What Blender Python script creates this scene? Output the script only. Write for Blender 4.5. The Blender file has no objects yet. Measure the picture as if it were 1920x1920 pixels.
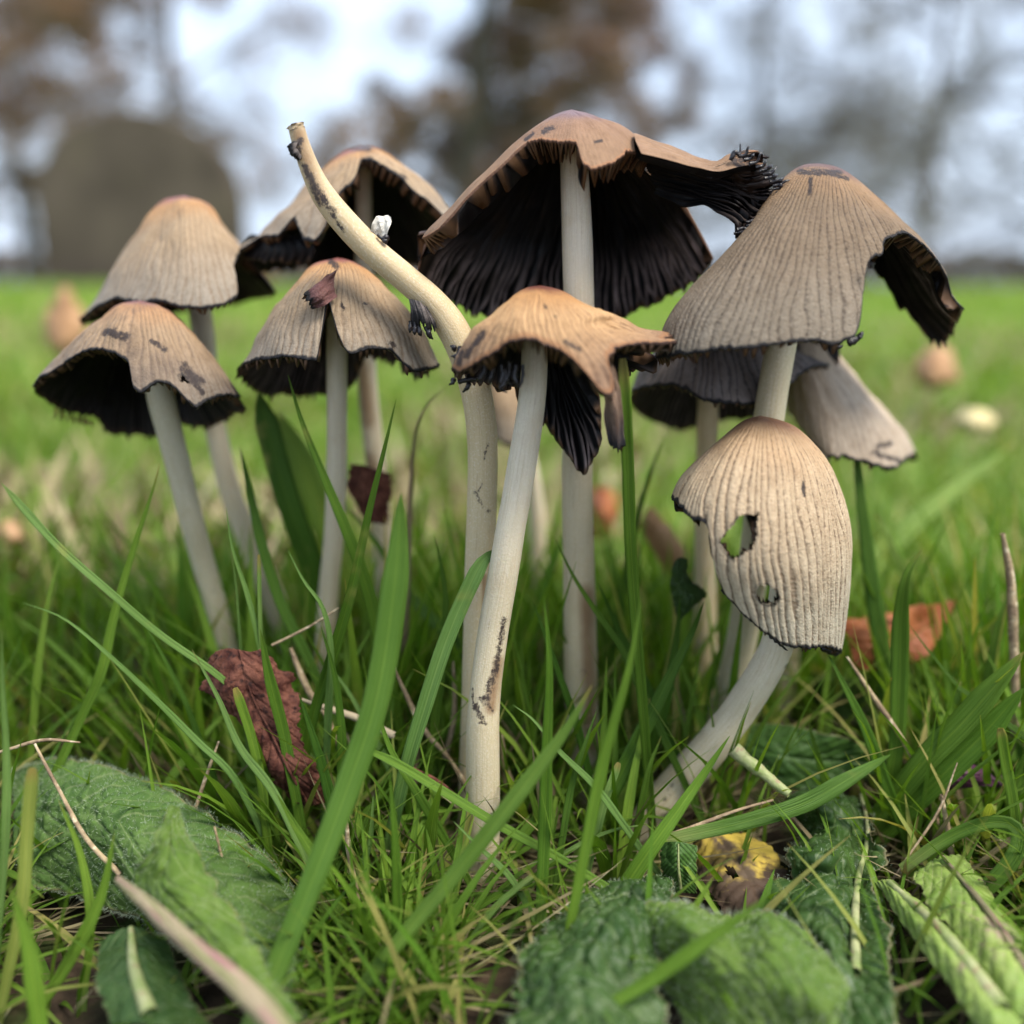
import bpy, math, random
import numpy as np
from mathutils import Vector
random.seed(7); rng = np.random.default_rng(11)
SC = bpy.context.scene; COL = SC.collection
R = math.radians
# ------------------------------------------------------------------ camera, sky, sun, exposure
CAMZ, PITCH, F = 9.2, R(13.1), 1844.0           # centimetres; focal length in photo pixels (1920 wide)
cam = bpy.data.cameras.new('camera'); camo = bpy.data.objects.new('camera', cam); COL.objects.link(camo)
camo.location = (0, 0, CAMZ*.01); camo.rotation_euler = (math.pi/2-PITCH, 0, 0)
cam.sensor_width = 36; cam.lens = 36*F/1920; cam.clip_start = .004; cam.clip_end = 400
cam.dof.use_dof = True; cam.dof.focus_distance = .1395; cam.dof.aperture_fstop = 7.8
SC.camera = camo
W = bpy.data.worlds.new('World'); SC.world = W; W.use_nodes = True
wn, wl = W.node_tree.nodes, W.node_tree.links
bg = wn['Background']; sky = wn.new('ShaderNodeTexSky'); sky.sky_type = 'NISHITA'; sky.sun_disc = False
SUN_EL, SUN_AZ = R(58), R(125)
sky.sun_elevation = SUN_EL; sky.sun_rotation = SUN_AZ; sky.dust_density = 3; sky.air_density = 1.2
tc = wn.new('ShaderNodeTexCoord'); nz = wn.new('ShaderNodeTexNoise'); nz.inputs['Scale'].default_value = 2.2; nz.inputs['Detail'].default_value = 5
cr = wn.new('ShaderNodeValToRGB'); cr.color_ramp.elements[0].position = .35; cr.color_ramp.elements[1].position = .7
cr.color_ramp.elements[0].color = (3.9, 4.7, 6.0, 1); cr.color_ramp.elements[1].color = (6.2, 7.2, 8.8, 1)
mx = wn.new('ShaderNodeMix'); mx.data_type = 'RGBA'; mx.inputs[0].default_value = .8
wl.new(tc.outputs['Generated'], nz.inputs['Vector']); wl.new(nz.outputs['Fac'], cr.inputs['Fac'])
wl.new(sky.outputs[0], mx.inputs[6]); wl.new(cr.outputs[0], mx.inputs[7]); wl.new(mx.outputs[2], bg.inputs['Color'])
bg.inputs['Strength'].default_value = .092
sun = bpy.data.lights.new('sun', 'SUN'); sun.energy = 2.5; sun.angle = R(28); sun.color = (1, .93, .82)
so = bpy.data.objects.new('sun', sun); COL.objects.link(so); so.rotation_euler = (math.pi/2-SUN_EL, 0, R(180)-SUN_AZ)
SC.view_settings.view_transform = 'Standard'; SC.view_settings.look = 'None'; SC.view_settings.exposure = 1.32
SC.view_settings.gamma = 1; SC.view_settings.use_curve_mapping = False
try:
    SC.cycles.max_bounces = 8; SC.cycles.transparent_max_bounces = 4
except Exception: pass

# ------------------------------------------------------------------ design helpers (cm)
cp, sp = math.cos(PITCH), math.sin(PITCH)
def ray(px, py):
    r = (px-960)/F; u = -(py-960)/F
    return np.array([r, cp+u*sp, -sp+u*cp])
def at(px, py, Y):
    d = ray(px, py); return np.array([0, 0, CAMZ])+d*(Y/d[1])
def onz(px, py, z):
    d = ray(px, py); return np.array([0, 0, CAMZ])+d*((z-CAMZ)/d[2])
def proj(P):
    P = np.asarray(P); x = P[..., 0]; y = P[..., 1]; z = P[..., 2]-CAMZ
    dep = y*cp-z*sp; up = y*sp+z*cp
    return 960+F*x/dep, 960-F*up/dep
def depth(P): return P[1]*cp-(P[2]-CAMZ)*sp
def ground_z(x, y):
    x = np.asarray(x, float); y = np.asarray(y, float)
    d = np.clip((y-35)/330, 0, 1); d = d*d*(3-2*d)
    sl = np.clip(.5-x/np.maximum(y, 40)*.55, .12, 1)
    z = d*(8.2*sl+.4)
    z = z+.35*np.sin(x*.21+1)*np.sin(y*.17)*np.clip(y/30, 0, 1)+.25*np.sin(x*.09+y*.06)
    far = np.clip((y-900)/3000, 0, 1)
    return z-far*6
_T = rng.random((64, 64, 64))
def vnoise(x, y=0., z=0.):
    x, y, z = np.broadcast_arrays(np.asarray(x, float), np.asarray(y, float), np.asarray(z, float))
    xi = np.floor(x).astype(int); yi = np.floor(y).astype(int); zi = np.floor(z).astype(int)
    fx, fy, fz = x-xi, y-yi, z-zi
    fx = fx*fx*(3-2*fx); fy = fy*fy*(3-2*fy); fz = fz*fz*(3-2*fz)
    g = lambda a, b, c: _T[(xi+a) % 64, (yi+b) % 64, (zi+c) % 64]
    r = 0
    for a in (0, 1):
        for b in (0, 1):
            for c in (0, 1):
                r = r+g(a, b, c)*(fx if a else 1-fx)*(fy if b else 1-fy)*(fz if c else 1-fz)
    return r*2-1
def fbm(x, y=0., z=0., o=3):
    s = 0; a = 1; k = 1
    for i in range(o):
        s = s+a*vnoise(np.asarray(x)*k+i*7.3, np.asarray(y)*k+i*3.1, np.asarray(z)*k+1.7*i); a *= .5; k *= 2.03
    return s
def catmull(P, n):
    """smooth curve through P, n samples evenly spaced in arc length"""
    P = np.asarray(P, float)
    if len(P) == 2: return P[0]+(P[1]-P[0])*np.linspace(0, 1, n)[:, None]
    Q = np.vstack([2*P[0]-P[1], P, 2*P[-1]-P[-2]]); out = []
    for i in range(len(P)-1):
        p0, p1, p2, p3 = Q[i:i+4]
        t = np.linspace(0, 1, 24, endpoint=(i == len(P)-2))[:, None]
        out.append(.5*(2*p1+(p2-p0)*t+(2*p0-5*p1+4*p2-p3)*t*t+(-p0+3*p1-3*p2+p3)*t**3))
    C = np.vstack(out); d = np.r_[0, np.cumsum(np.linalg.norm(np.diff(C[:, :3], axis=0), axis=1))]
    s = np.linspace(0, d[-1], n)
    return np.stack([np.interp(s, d, C[:, k]) for k in range(C.shape[1])], 1)
def inpoly(x, y, poly):
    poly = np.asarray(poly, float); c = np.zeros(np.shape(x), bool); j = len(poly)-1
    for i in range(len(poly)):
        xi, yi = poly[i]; xj, yj = poly[j]
        k = ((yi > y) != (yj > y)) & (x < (xj-xi)*(y-yi)/((yj-yi) or 1e-9)+xi)
        c ^= k; j = i
    return c

# ------------------------------------------------------------------ object helpers
def tag(o, label=None, cat=None, group=None, kind=None):
    if label: o['label'] = label
    if cat: o['category'] = cat
    if group: o['group'] = group
    if kind: o['kind'] = kind
    return o
def thing(name, base, label, cat, group=None):
    o = bpy.data.objects.new(name, None); COL.objects.link(o); o.location = Vector(base)*.01
    o.empty_display_size = .005; o['_o'] = 0; del o['_o']
    ORG[o.name] = np.array(base, float)
    return tag(o, label, cat, group)
ORG = {}
def mk(name, V, Fc, mat, parent=None, org=None, attrs=None, uv=None, smooth=True):
    V = np.asarray(V, np.float64).reshape(-1, 3)
    if parent is not None: o0 = ORG[parent.name]
    else: o0 = np.array(org if org is not None else V[V[:, 2].argmin()], float)
    me = bpy.data.meshes.new(name)
    Vl = ((V-o0)*.01).astype(np.float32)
    if isinstance(Fc, np.ndarray):
        nf, k = Fc.shape
        me.vertices.add(len(Vl)); me.vertices.foreach_set('co', Vl.ravel())
        me.loops.add(nf*k); me.loops.foreach_set('vertex_index', Fc.astype(np.int32).ravel())
        me.polygons.add(nf); me.polygons.foreach_set('loop_start', np.arange(0, nf*k, k, dtype=np.int32))
        me.update(calc_edges=True)
    else:
        me.from_pydata(Vl.tolist(), [], [list(map(int, f)) for f in Fc])
    if smooth: me.polygons.foreach_set('use_smooth', np.ones(len(me.polygons), bool))
    for k, a in (attrs or {}).items():
        a = np.asarray(a, np.float32)
        at_ = me.attributes.new(k, 'FLOAT', 'POINT'); at_.data.foreach_set('value', a.ravel())
    me.validate(); me.update()
    if mat is not None: me.materials.append(mat)
    o = bpy.data.objects.new(name, me); COL.objects.link(o)
    if parent is not None: o.parent = parent
    else: o.location = Vector(o0)*.01
    ORG[o.name] = o0
    return o
def gridfaces(nr, nc, off=0, wrap=False):
    r, c = np.meshgrid(np.arange(nr-1), np.arange(nc if wrap else nc-1), indexing='ij')
    c2 = (c+1) % nc
    return (off+np.stack([r*nc+c, r*nc+c2, (r+1)*nc+c2, (r+1)*nc+c], -1)).reshape(-1, 4)

# ------------------------------------------------------------------ materials
class NT:
    def __init__(s, name):
        s.m = bpy.data.materials.new(name); s.m.use_nodes = True; s.t = s.m.node_tree
        s.p = s.t.nodes['Principled BSDF']; s.out = s.t.nodes['Material Output']
    def n(s, t, **k):
        x = s.t.nodes.new('ShaderNode'+t)
        for a, b in k.items(): setattr(x, a, b)
        return x
    def L(s, a, b): s.t.links.new(a, b)
    def put(s, inp, v):
        if hasattr(v, 'is_output') or isinstance(v, bpy.types.NodeSocket): s.L(v, inp)
        else: inp.default_value = v
    def attr(s, name): return s.n('Attribute', attribute_name=name).outputs['Fac']
    def math(s, op, a, b=0., c=0., clamp=False):
        x = s.n('Math', operation=op, use_clamp=clamp)
        s.put(x.inputs[0], a); s.put(x.inputs[1], b)
        if len(x.inputs) > 2: s.put(x.inputs[2], c)
        return x.outputs[0]
    def ramp(s, v, a, b, c=0., d=1., smooth=True):
        x = s.n('MapRange', interpolation_type='SMOOTHSTEP' if smooth else 'LINEAR')
        s.put(x.inputs[0], v); s.put(x.inputs[1], a); s.put(x.inputs[2], b); s.put(x.inputs[3], c); s.put(x.inputs[4], d)
        return x.outputs[0]
    def mix(s, f, a, b, blend='MIX'):
        x = s.n('Mix', data_type='RGBA', blend_type=blend)
        s.put(x.inputs[0], f)
        for i, v in ((6, a), (7, b)): s.put(x.inputs[i], v if not isinstance(v, tuple) else (v+(1,) if len(v) == 3 else v))
        return x.outputs[2]
    def comb(s, x=0., y=0., z=0.):
        c = s.n('CombineXYZ'); s.put(c.inputs[0], x); s.put(c.inputs[1], y); s.put(c.inputs[2], z); return c.outputs[0]
    def obj(s): return s.n('TexCoord').outputs['Object']
    def noise(s, scale, detail=3, vec=None, rough=.55, out='Fac'):
        x = s.n('TexNoise'); x.inputs['Scale'].default_value = scale; x.inputs['Detail'].default_value = detail; x.inputs['Roughness'].default_value = rough
        s.L(vec if vec is not None else s.obj(), x.inputs['Vector']); return x.outputs[out]
    def bump(s, h, dist, strength=1., nrm=None):
        x = s.n('Bump'); x.inputs['Strength'].default_value = strength; x.inputs['Distance'].default_value = dist
        s.L(h, x.inputs['Height'])
        if nrm is not None: s.L(nrm, x.inputs['Normal'])
        return x.outputs[0]
    def fin(s, col, rough=.6, spec=.3, nrm=None, trans=0., transcol=None, sss=0.):
        s.put(s.p.inputs['Base Color'], col if not isinstance(col, tuple) else col+(1,))
        s.put(s.p.inputs['Roughness'], rough); s.p.inputs['Specular IOR Level'].default_value = spec
        if nrm is not None: s.L(nrm, s.p.inputs['Normal'])
        if sss: s.p.inputs['Subsurface Weight'].default_value = sss; s.p.inputs['Subsurface Scale'].default_value = .002; s.p.inputs['Subsurface Radius'].default_value = (1, .6, .3)
        if trans:
            t = s.n('BsdfTranslucent'); s.put(t.inputs[0], transcol if transcol is not None else (col if not isinstance(col, tuple) else col+(1,)))
            if nrm is not None: s.L(nrm, t.inputs['Normal'])
            m = s.n('MixShader'); m.inputs[0].default_value = trans
            s.L(s.p.outputs[0], m.inputs[1]); s.L(t.outputs[0], m.inputs[2]); s.L(m.outputs[0], s.out.inputs[0])
        return s.m

def skin_mat(name, top, mid, low, groove=(.13, .075, .04), crown=(.16, .075, .055), g_str=.8, v0=.1, v1=.45, edge=(.008, .007, .008), ew=.07, stainc=(.05, .035, .035), stain=.3, gran=1., edge2=None):
    n = NT(name); v = n.attr('v'); ph = n.attr('phase'); ed = n.attr('edge'); fl = n.noise(120, 4); V_ = v
    vv = n.math('ADD', v, n.math('MULTIPLY', n.math('SUBTRACT', fl, .5), .18))
    c = n.mix(n.ramp(vv, v0*.5, v0*1.5), crown, top)
    c = n.mix(n.ramp(vv, v0*1.2, v1), c, mid); c = n.mix(n.ramp(vv, v1, .95), c, low)
    # radial strands and granules (coordinates along the cap's own ridges)
    cells = n.comb(n.math('MULTIPLY', ph, 3.0), n.math('MULTIPLY', v, 62.), 0.)
    g1 = n.noise(1.0, 4, cells, .7)
    fr = n.math('ABSOLUTE', n.math('SUBTRACT', n.math('FRACT', ph), .5))          # .5 on groove line, 0 on ridge
    gv_ = n.noise(190, 3)
    gw = n.math('ADD', n.math('ADD', fr, n.math('MULTIPLY', n.math('SUBTRACT', g1, .5), .5)), n.math('MULTIPLY', n.math('SUBTRACT', gv_, .5), .18))
    gr = n.ramp(gw, .34, .46)
    gr = n.math('MULTIPLY', gr, n.ramp(v, .08, .3, 0., 1.))
    gs = n.ramp(g1, .35, .68, .55, 1.)
    fs_ = n.noise(1., 4, n.comb(n.math('MULTIPLY', ph, 7.), n.math('MULTIPLY', v, 26.), 5.), .65)
    c = n.mix(n.ramp(fs_, .42, .72, 0., .6), c, n.mix(1., c, (.5, .44, .38), 'MULTIPLY'))
    # plain weathering
    blot = n.noise(260, 5, None, .7)
    c = n.mix(n.ramp(blot, .3, .75, 0., .55), c, n.mix(1., c, (.62, .56, .5), 'MULTIPLY'))
    c = n.mix(n.math('MULTIPLY', n.math('MULTIPLY', gr, gs), g_str), c, groove)
    vor = n.n('TexVoronoi'); vor.inputs['Scale'].default_value = 3000; n.L(n.obj(), vor.inputs['Vector'])
    light = n.math('MULTIPLY', n.ramp(vor.outputs['Distance'], .0, .38, 1., 0.), n.ramp(v, .3, .8, .0, .38*gran))
    c = n.mix(n.math('MULTIPLY', light, .7), c, (.42, .38, .32))
    st = n.ramp(n.noise(75, 5, None, .6), .60-.14*stain, .74, 0., .85)
    sm = n.attr('stain')
    c = n.mix(n.math('MULTIPLY', st, stain, clamp=True), c, stainc)
    c = n.mix(n.ramp(n.math('ADD', sm, n.math('MULTIPLY', n.math('SUBTRACT', n.noise(1100, 6, None, .8), .5), 3.0)), .45, .95, 0., .95), c, (.022, .014, .013))
    edn = n.math('ADD', ed, n.math('MULTIPLY', n.math('SUBTRACT', n.noise(420, 3), .5), ew*1.6))
    if edge2: c = n.mix(n.ramp(edn, ew*1.2, ew*3.5, .8, 0.), c, edge2)
    c = n.mix(n.ramp(edn, ew*.4, ew, 1., 0.), c, edge)
    b = n.bump(g1, .00022, .9*gran)
    b = n.bump(vor.outputs['Distance'], .00012, .7*gran, b)
    b = n.bump(n.noise(900, 3), .00008, .6, b)
    return n.fin(c, n.ramp(v, 0., .3, .38, .72), .35, b, sss=.08)
def gill_mat(name, base=(.0035, .003, .0035), rim=(.05, .04, .038), rim_v=.85, torn=(.12, .065, .035), tw=.12):
    n = NT(name); v = n.attr('v'); ed = n.attr('edge'); gz = n.attr('gz'); nn = n.noise(300, 4)
    f = n.math('MULTIPLY', n.ramp(v, rim_v-.15, min(1., rim_v+.12)), n.ramp(gz, .5, 1.))
    c = n.mix(n.math('MULTIPLY', f, n.ramp(nn, .3, .7, .3, 1.)), base, rim)
    e = n.math('ADD', ed, n.math('MULTIPLY', n.math('SUBTRACT', nn, .5), tw))
    c = n.mix(n.math('MULTIPLY', n.ramp(e, 0., tw, .9, 0.), n.ramp(gz, .2, .9, .15, .85)), c, torn)
    return n.fin(c, n.ramp(nn, .3, .7, .35, .7), .2, n.bump(nn, .0002, .6))
def stem_mat(name, col=(.63, .57, .45), low=(.56, .48, .32), dark=(.05, .035, .03)):
    n = NT(name); v = n.attr('v'); u = n.attr('u'); st = n.attr('stain'); st2 = n.attr('stain2')
    fib = n.noise(1., 4, n.comb(n.math('MULTIPLY', u, 60.), n.math('MULTIPLY', v, 6.), 0.), .6)
    fine = n.noise(3600, 3); bl = n.noise(180, 4)
    c = n.mix(n.ramp(v, .3, 1.), low, col)
    c = n.mix(n.ramp(fib, .45, .75, 0., .6), c, n.mix(1., c, (.66, .56, .40), 'MULTIPLY'))
    fib2 = n.noise(1., 5, n.comb(n.math('MULTIPLY', u, 25.), n.math('MULTIPLY', v, 14.), 4.), .75)
    c = n.mix(n.ramp(fib2, .56, .70, 0., .5), c, (.30, .21, .12)); c = n.mix(n.ramp(fib2, .67, .74, 0., .6), c, (.10, .065, .045))
    c = n.mix(n.ramp(v, .08, .01, 0., .4), c, (.20, .16, .08))
    c = n.mix(n.ramp(fine, .5, .7, 0., .35), c, (.74, .68, .56))
    c = n.mix(n.ramp(bl, .55, .75, 0., .3), c, n.mix(1., c, (.7, .6, .48), 'MULTIPLY'))
    c = n.mix(n.math('MULTIPLY', st2, n.ramp(bl, .2, .6, .5, .9)), c, (.24, .14, .07))
    spot = n.noise(1500, 6, n.comb(0., 0., 0.) if False else None, .85)
    c = n.mix(n.math('MULTIPLY', n.ramp(n.math('ADD', n.math('MULTIPLY', st, .34), spot), .68, .86), n.ramp(st, .02, .1)), c, dark)
    flk = n.ramp(n.noise(520, 6, None, .85), .71, .76, 0., .8)
    c = n.mix(flk, c, (.09, .06, .045))
    b = n.bump(fib, .0002, .5); b = n.bump(fine, .0001, .8, b)
    return n.fin(c, .5, .35, b, sss=.25)
def leafy(name, a, b, c=None, rough=.45, trans=.35, spec=.4, tip=(.35, .26, .08)):
    n = NT(name); r = n.attr('rnd'); v = n.attr('v'); u = n.attr('u')
    col = n.mix(n.ramp(r, 0., 1., 0., 1., False), a, b)
    if c: col = n.mix(n.ramp(r, .82, 1.), col, c)
    nn = n.noise(90, 3); col = n.mix(n.ramp(nn, .3, .7, 0., .5), col, n.mix(1., col, (.62, .72, .5), 'MULTIPLY'))
    col = n.mix(n.ramp(v, .0, .25, .45, 0.), col, (.30, .33, .12))
    col = n.mix(n.math('MULTIPLY', n.ramp(v, .93, 1., 0., .8), n.ramp(r, .3, .8)), col, tip)
    st = n.noise(1., 2, n.comb(n.math('MULTIPLY', u, 9.), n.math('MULTIPLY', v, 3.), 0.))
    col = n.mix(n.ramp(st, .5, .75, 0., .35), col, n.mix(1., col, (.7, .78, .62), 'MULTIPLY'))
    mr = n.ramp(n.math('ABSOLUTE', u), .03, .12, .55, 0.); col = n.mix(mr, col, n.mix(1., col, (1.6, 1.35, 1.5), 'MULTIPLY'))
    ln = n.noise(1., 2, n.comb(n.math('MULTIPLY', u, 22.), n.math('MULTIPLY', v, 1.2), 7.)); col = n.mix(n.ramp(ln, .46, .62, 0., .75), col, n.mix(1., col, (.55, .66, .45), 'MULTIPLY'))
    yl = n.ramp(n.noise(45, 4, None, .7), .60, .72, 0., .55); col = n.mix(yl, col, (.36, .34, .09))
    sp_ = n.ramp(n.noise(420, 5, None, .8), .71, .76, 0., .7)
    col = n.mix(sp_, col, (.12, .10, .05))
    bb = n.bump(st, .00025, .8)
    tcx = n.mix(1., col, (1.25, 1.3, .45), 'MULTIPLY')
    return n.fin(col, rough, spec, bb, trans, tcx)
def simple(name, a, b, scale=60, rough=.7, spec=.3, trans=0., bumpd=.0003, c=None, lo=.35, hi=.65):
    n = NT(name); nn = n.noise(scale, 5, None, .65)
    col = n.mix(n.ramp(nn, lo, hi), a, b)
    if c: col = n.mix(n.ramp(n.noise(scale*2.3, 4), .55, .68), col, c)
    return n.fin(col, rough, spec, n.bump(n.noise(scale*3, 4), bumpd, .8), trans)

M = {}
M['grass'] = leafy('grass_green', (.10, .21, .018), (.23, .36, .045), (.42, .36, .13), .5, .35, .25)
M['hero'] = leafy('blade_green', (.06, .145, .012), (.16, .27, .03), None, .5, .35, .25)
M['hero_pale'] = leafy('blade_pale', (.15, .27, .07), (.22, .34, .09), None, .5, .3, .25)
M['hero_blue'] = leafy('blade_blue_green', (.08, .17, .022), (.13, .225, .035), None, .5, .3, .25)
M['far'] = leafy('lawn_green', (.14, .25, .025), (.26, .37, .06), (.50, .43, .2), .5, .35)
M['straw'] = simple('straw', (.38, .29, .17), (.17, .115, .07), 260, .75, c=(.50, .42, .28), bumpd=.0006)
M['litter'] = leafy('litter', (.42, .34, .21), (.13, .085, .05), (.55, .46, .32), .7, .1, .2, (.2, .15, .1))
M['soil'] = simple('soil', (.030, .022, .015), (.075, .052, .033), 140, .95, .1, bumpd=.002, c=(.05, .055, .02))
M['stone'] = simple('weathered_stone', (.062, .050, .040), (.10, .08, .064), 3, .95, .1, bumpd=.004, c=(.10, .082, .058))
M['bark'] = simple('bark', (.06, .05, .045), (.11, .095, .08), 8, .95, .1, bumpd=.01)
M['red_scale'] = simple('red_scale', (.16, .05, .05), (.26, .11, .09), 500, .35, .5)
M['ink'] = simple('ink_black', (.006, .005, .007), (.02, .016, .018), 500, .3, .5)
M['white_flake'] = simple('white_flake', (.74, .71, .64), (.22, .19, .15), 700, .6, .3, .3, c=(.8, .78, .72), lo=.5, hi=.72)
M['maroon'] = simple('maroon_leaf', (.05, .014, .010), (.19, .075, .048), 420, .75, .2, .1, c=(.03, .012, .010), bumpd=.0005, lo=.3, hi=.75)
M['rust'] = simple('rust_leaf', (.26, .075, .025), (.42, .15, .05), 90, .55, .3, .25, c=(.16, .05, .03))
M['orange'] = simple('orange_leaf', (.42, .23, .11), (.52, .32, .17), 60, .6, .3, .25)
M['cream_leaf'] = simple('cream_leaf', (.62, .52, .25), (.72, .62, .34), 60, .6, .3, .25)
M['purple'] = simple('purple_leaf', (.07, .02, .05), (.14, .05, .09), 200, .4, .4, .2)
M['decay'] = simple('decayed_leaf', (.07, .045, .03), (.55, .40, .07), 55, .7, .2, .1, c=(.10, .07, .045), bumpd=.0008, lo=.48, hi=.56)
M['white_edge'] = simple('pale_rib', (.20, .26, .08), (.34, .35, .18), 260, .55, .25, .1, c=(.28, .20, .12))
def ribmat():
    n = NT('pink_rib'); u = n.attr('u'); v = n.attr('v')
    st = n.noise(1., 3, n.comb(n.math('MULTIPLY', u, 4.), n.math('MULTIPLY', v, 2.5), 0.)); f2 = n.noise(1., 4, n.comb(n.math('MULTIPLY', u, 22.), n.math('MULTIPLY', v, 5.), 3.))
    c = n.mix(n.ramp(st, .35, .5), (.26, .28, .10), (.42, .34, .22)); c = n.mix(n.ramp(st, .54, .62, 0., .85), c, (.42, .15, .20))
    c = n.mix(n.ramp(f2, .5, .7, 0., .6), c, (.22, .17, .10)); return n.fin(c, .5, .3, n.bump(f2, .0008, .9), .1)
M['pink_rib'] = ribmat()

# ------------------------------------------------------------------ tubes
def tube(pts, wid, n=60, k=20, wob=.0, seed=0, cap_top=True):
    """pts (x,y,z) cm, wid radii cm -> verts, faces, u, v ; v = 0 base .. 1 top"""
    C = catmull(np.c_[np.asarray(pts, float), np.asarray(wid, float)], n); Rr = C[:, 3]; C = C[:, :3]
    T = np.gradient(C, axis=0); T /= np.linalg.norm(T, axis=1)[:, None]
    a = np.array([1., 0, 0]) if abs(T[0, 0]) < .8 else np.array([0, 1., 0])
    U = []; 
    for i in range(n):
        a = a-T[i]*a.dot(T[i]); a = a/np.linalg.norm(a); U.append(a)
    U = np.array(U); B = np.cross(T, U)
    th = np.linspace(0, 2*np.pi, k+1)[:-1]
    rr = Rr[:, None]*(1+wob*fbm(np.cos(th)[None]*1.2+seed, np.sin(th)[None]*1.2, np.linspace(0, 9, n)[:, None]))
    V = C[:, None]+rr[..., None]*(np.cos(th)[None, :, None]*U[:, None]+np.sin(th)[None, :, None]*B[:, None])
    fs = gridfaces(n, k, 0, True)
    u = np.tile(np.abs(th/np.pi-1)[None], (n, 1)); v = np.tile(np.linspace(0, 1, n)[:, None], (1, k))
    return V.reshape(-1, 3), fs, u.ravel(), v.ravel(), (C, T, Rr)
def capsule_mask(V, segs):
    """soft 0..1 mask of mesh points lying near traced marks (x, y, x2, y2, r) given in design pixels, camera side"""
    px, py = proj(V); m = np.zeros(len(V))
    for x1, y1, x2, y2, r in segs:
        d = np.array([x2-x1, y2-y1], float); L2 = max(d.dot(d), 1e-6)
        t = np.clip(((px-x1)*d[0]+(py-y1)*d[1])/L2, 0, 1)
        q = np.hypot(px-x1-t*d[0], py-y1-t*d[1])
        m = np.maximum(m, np.clip(1.3-q/r, 0, 1))
    return m
def stem(root, pts, mat, marks=(), marks2=(), n=120, wob=.035, k=28, name='stem', down=1.0):
    """pts: (px, py, Y, width px), top to bottom"""
    P = [at(a, b, y) for a, b, y, w in pts]; Rr = [w*.5*depth(p)/F for p, (a, b, y, w) in zip(P, pts)]
    P = P[::-1]; Rr = Rr[::-1]
    if down: # carry the foot on into the soil
        d = P[0]-P[1]; d = d/np.linalg.norm(d); gz = float(ground_z(P[0][0], P[0][1]))-.3
        if P[0][2] > gz: e = P[0]+np.array([d[0], d[1], min(d[2], -.6)])*(P[0][2]-gz)/max(-min(d[2], -.6), .3); P.insert(0, e); Rr.insert(0, Rr[0]*1.08)
    V, fs, u, v, _ = tube(P, Rr, n, k, wob, seed=P[0][0])
    return mk(name, V, fs, mat, root, attrs=dict(u=u, v=v, stain=capsule_mask(V, marks), stain2=capsule_mask(V, marks2)))

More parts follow.
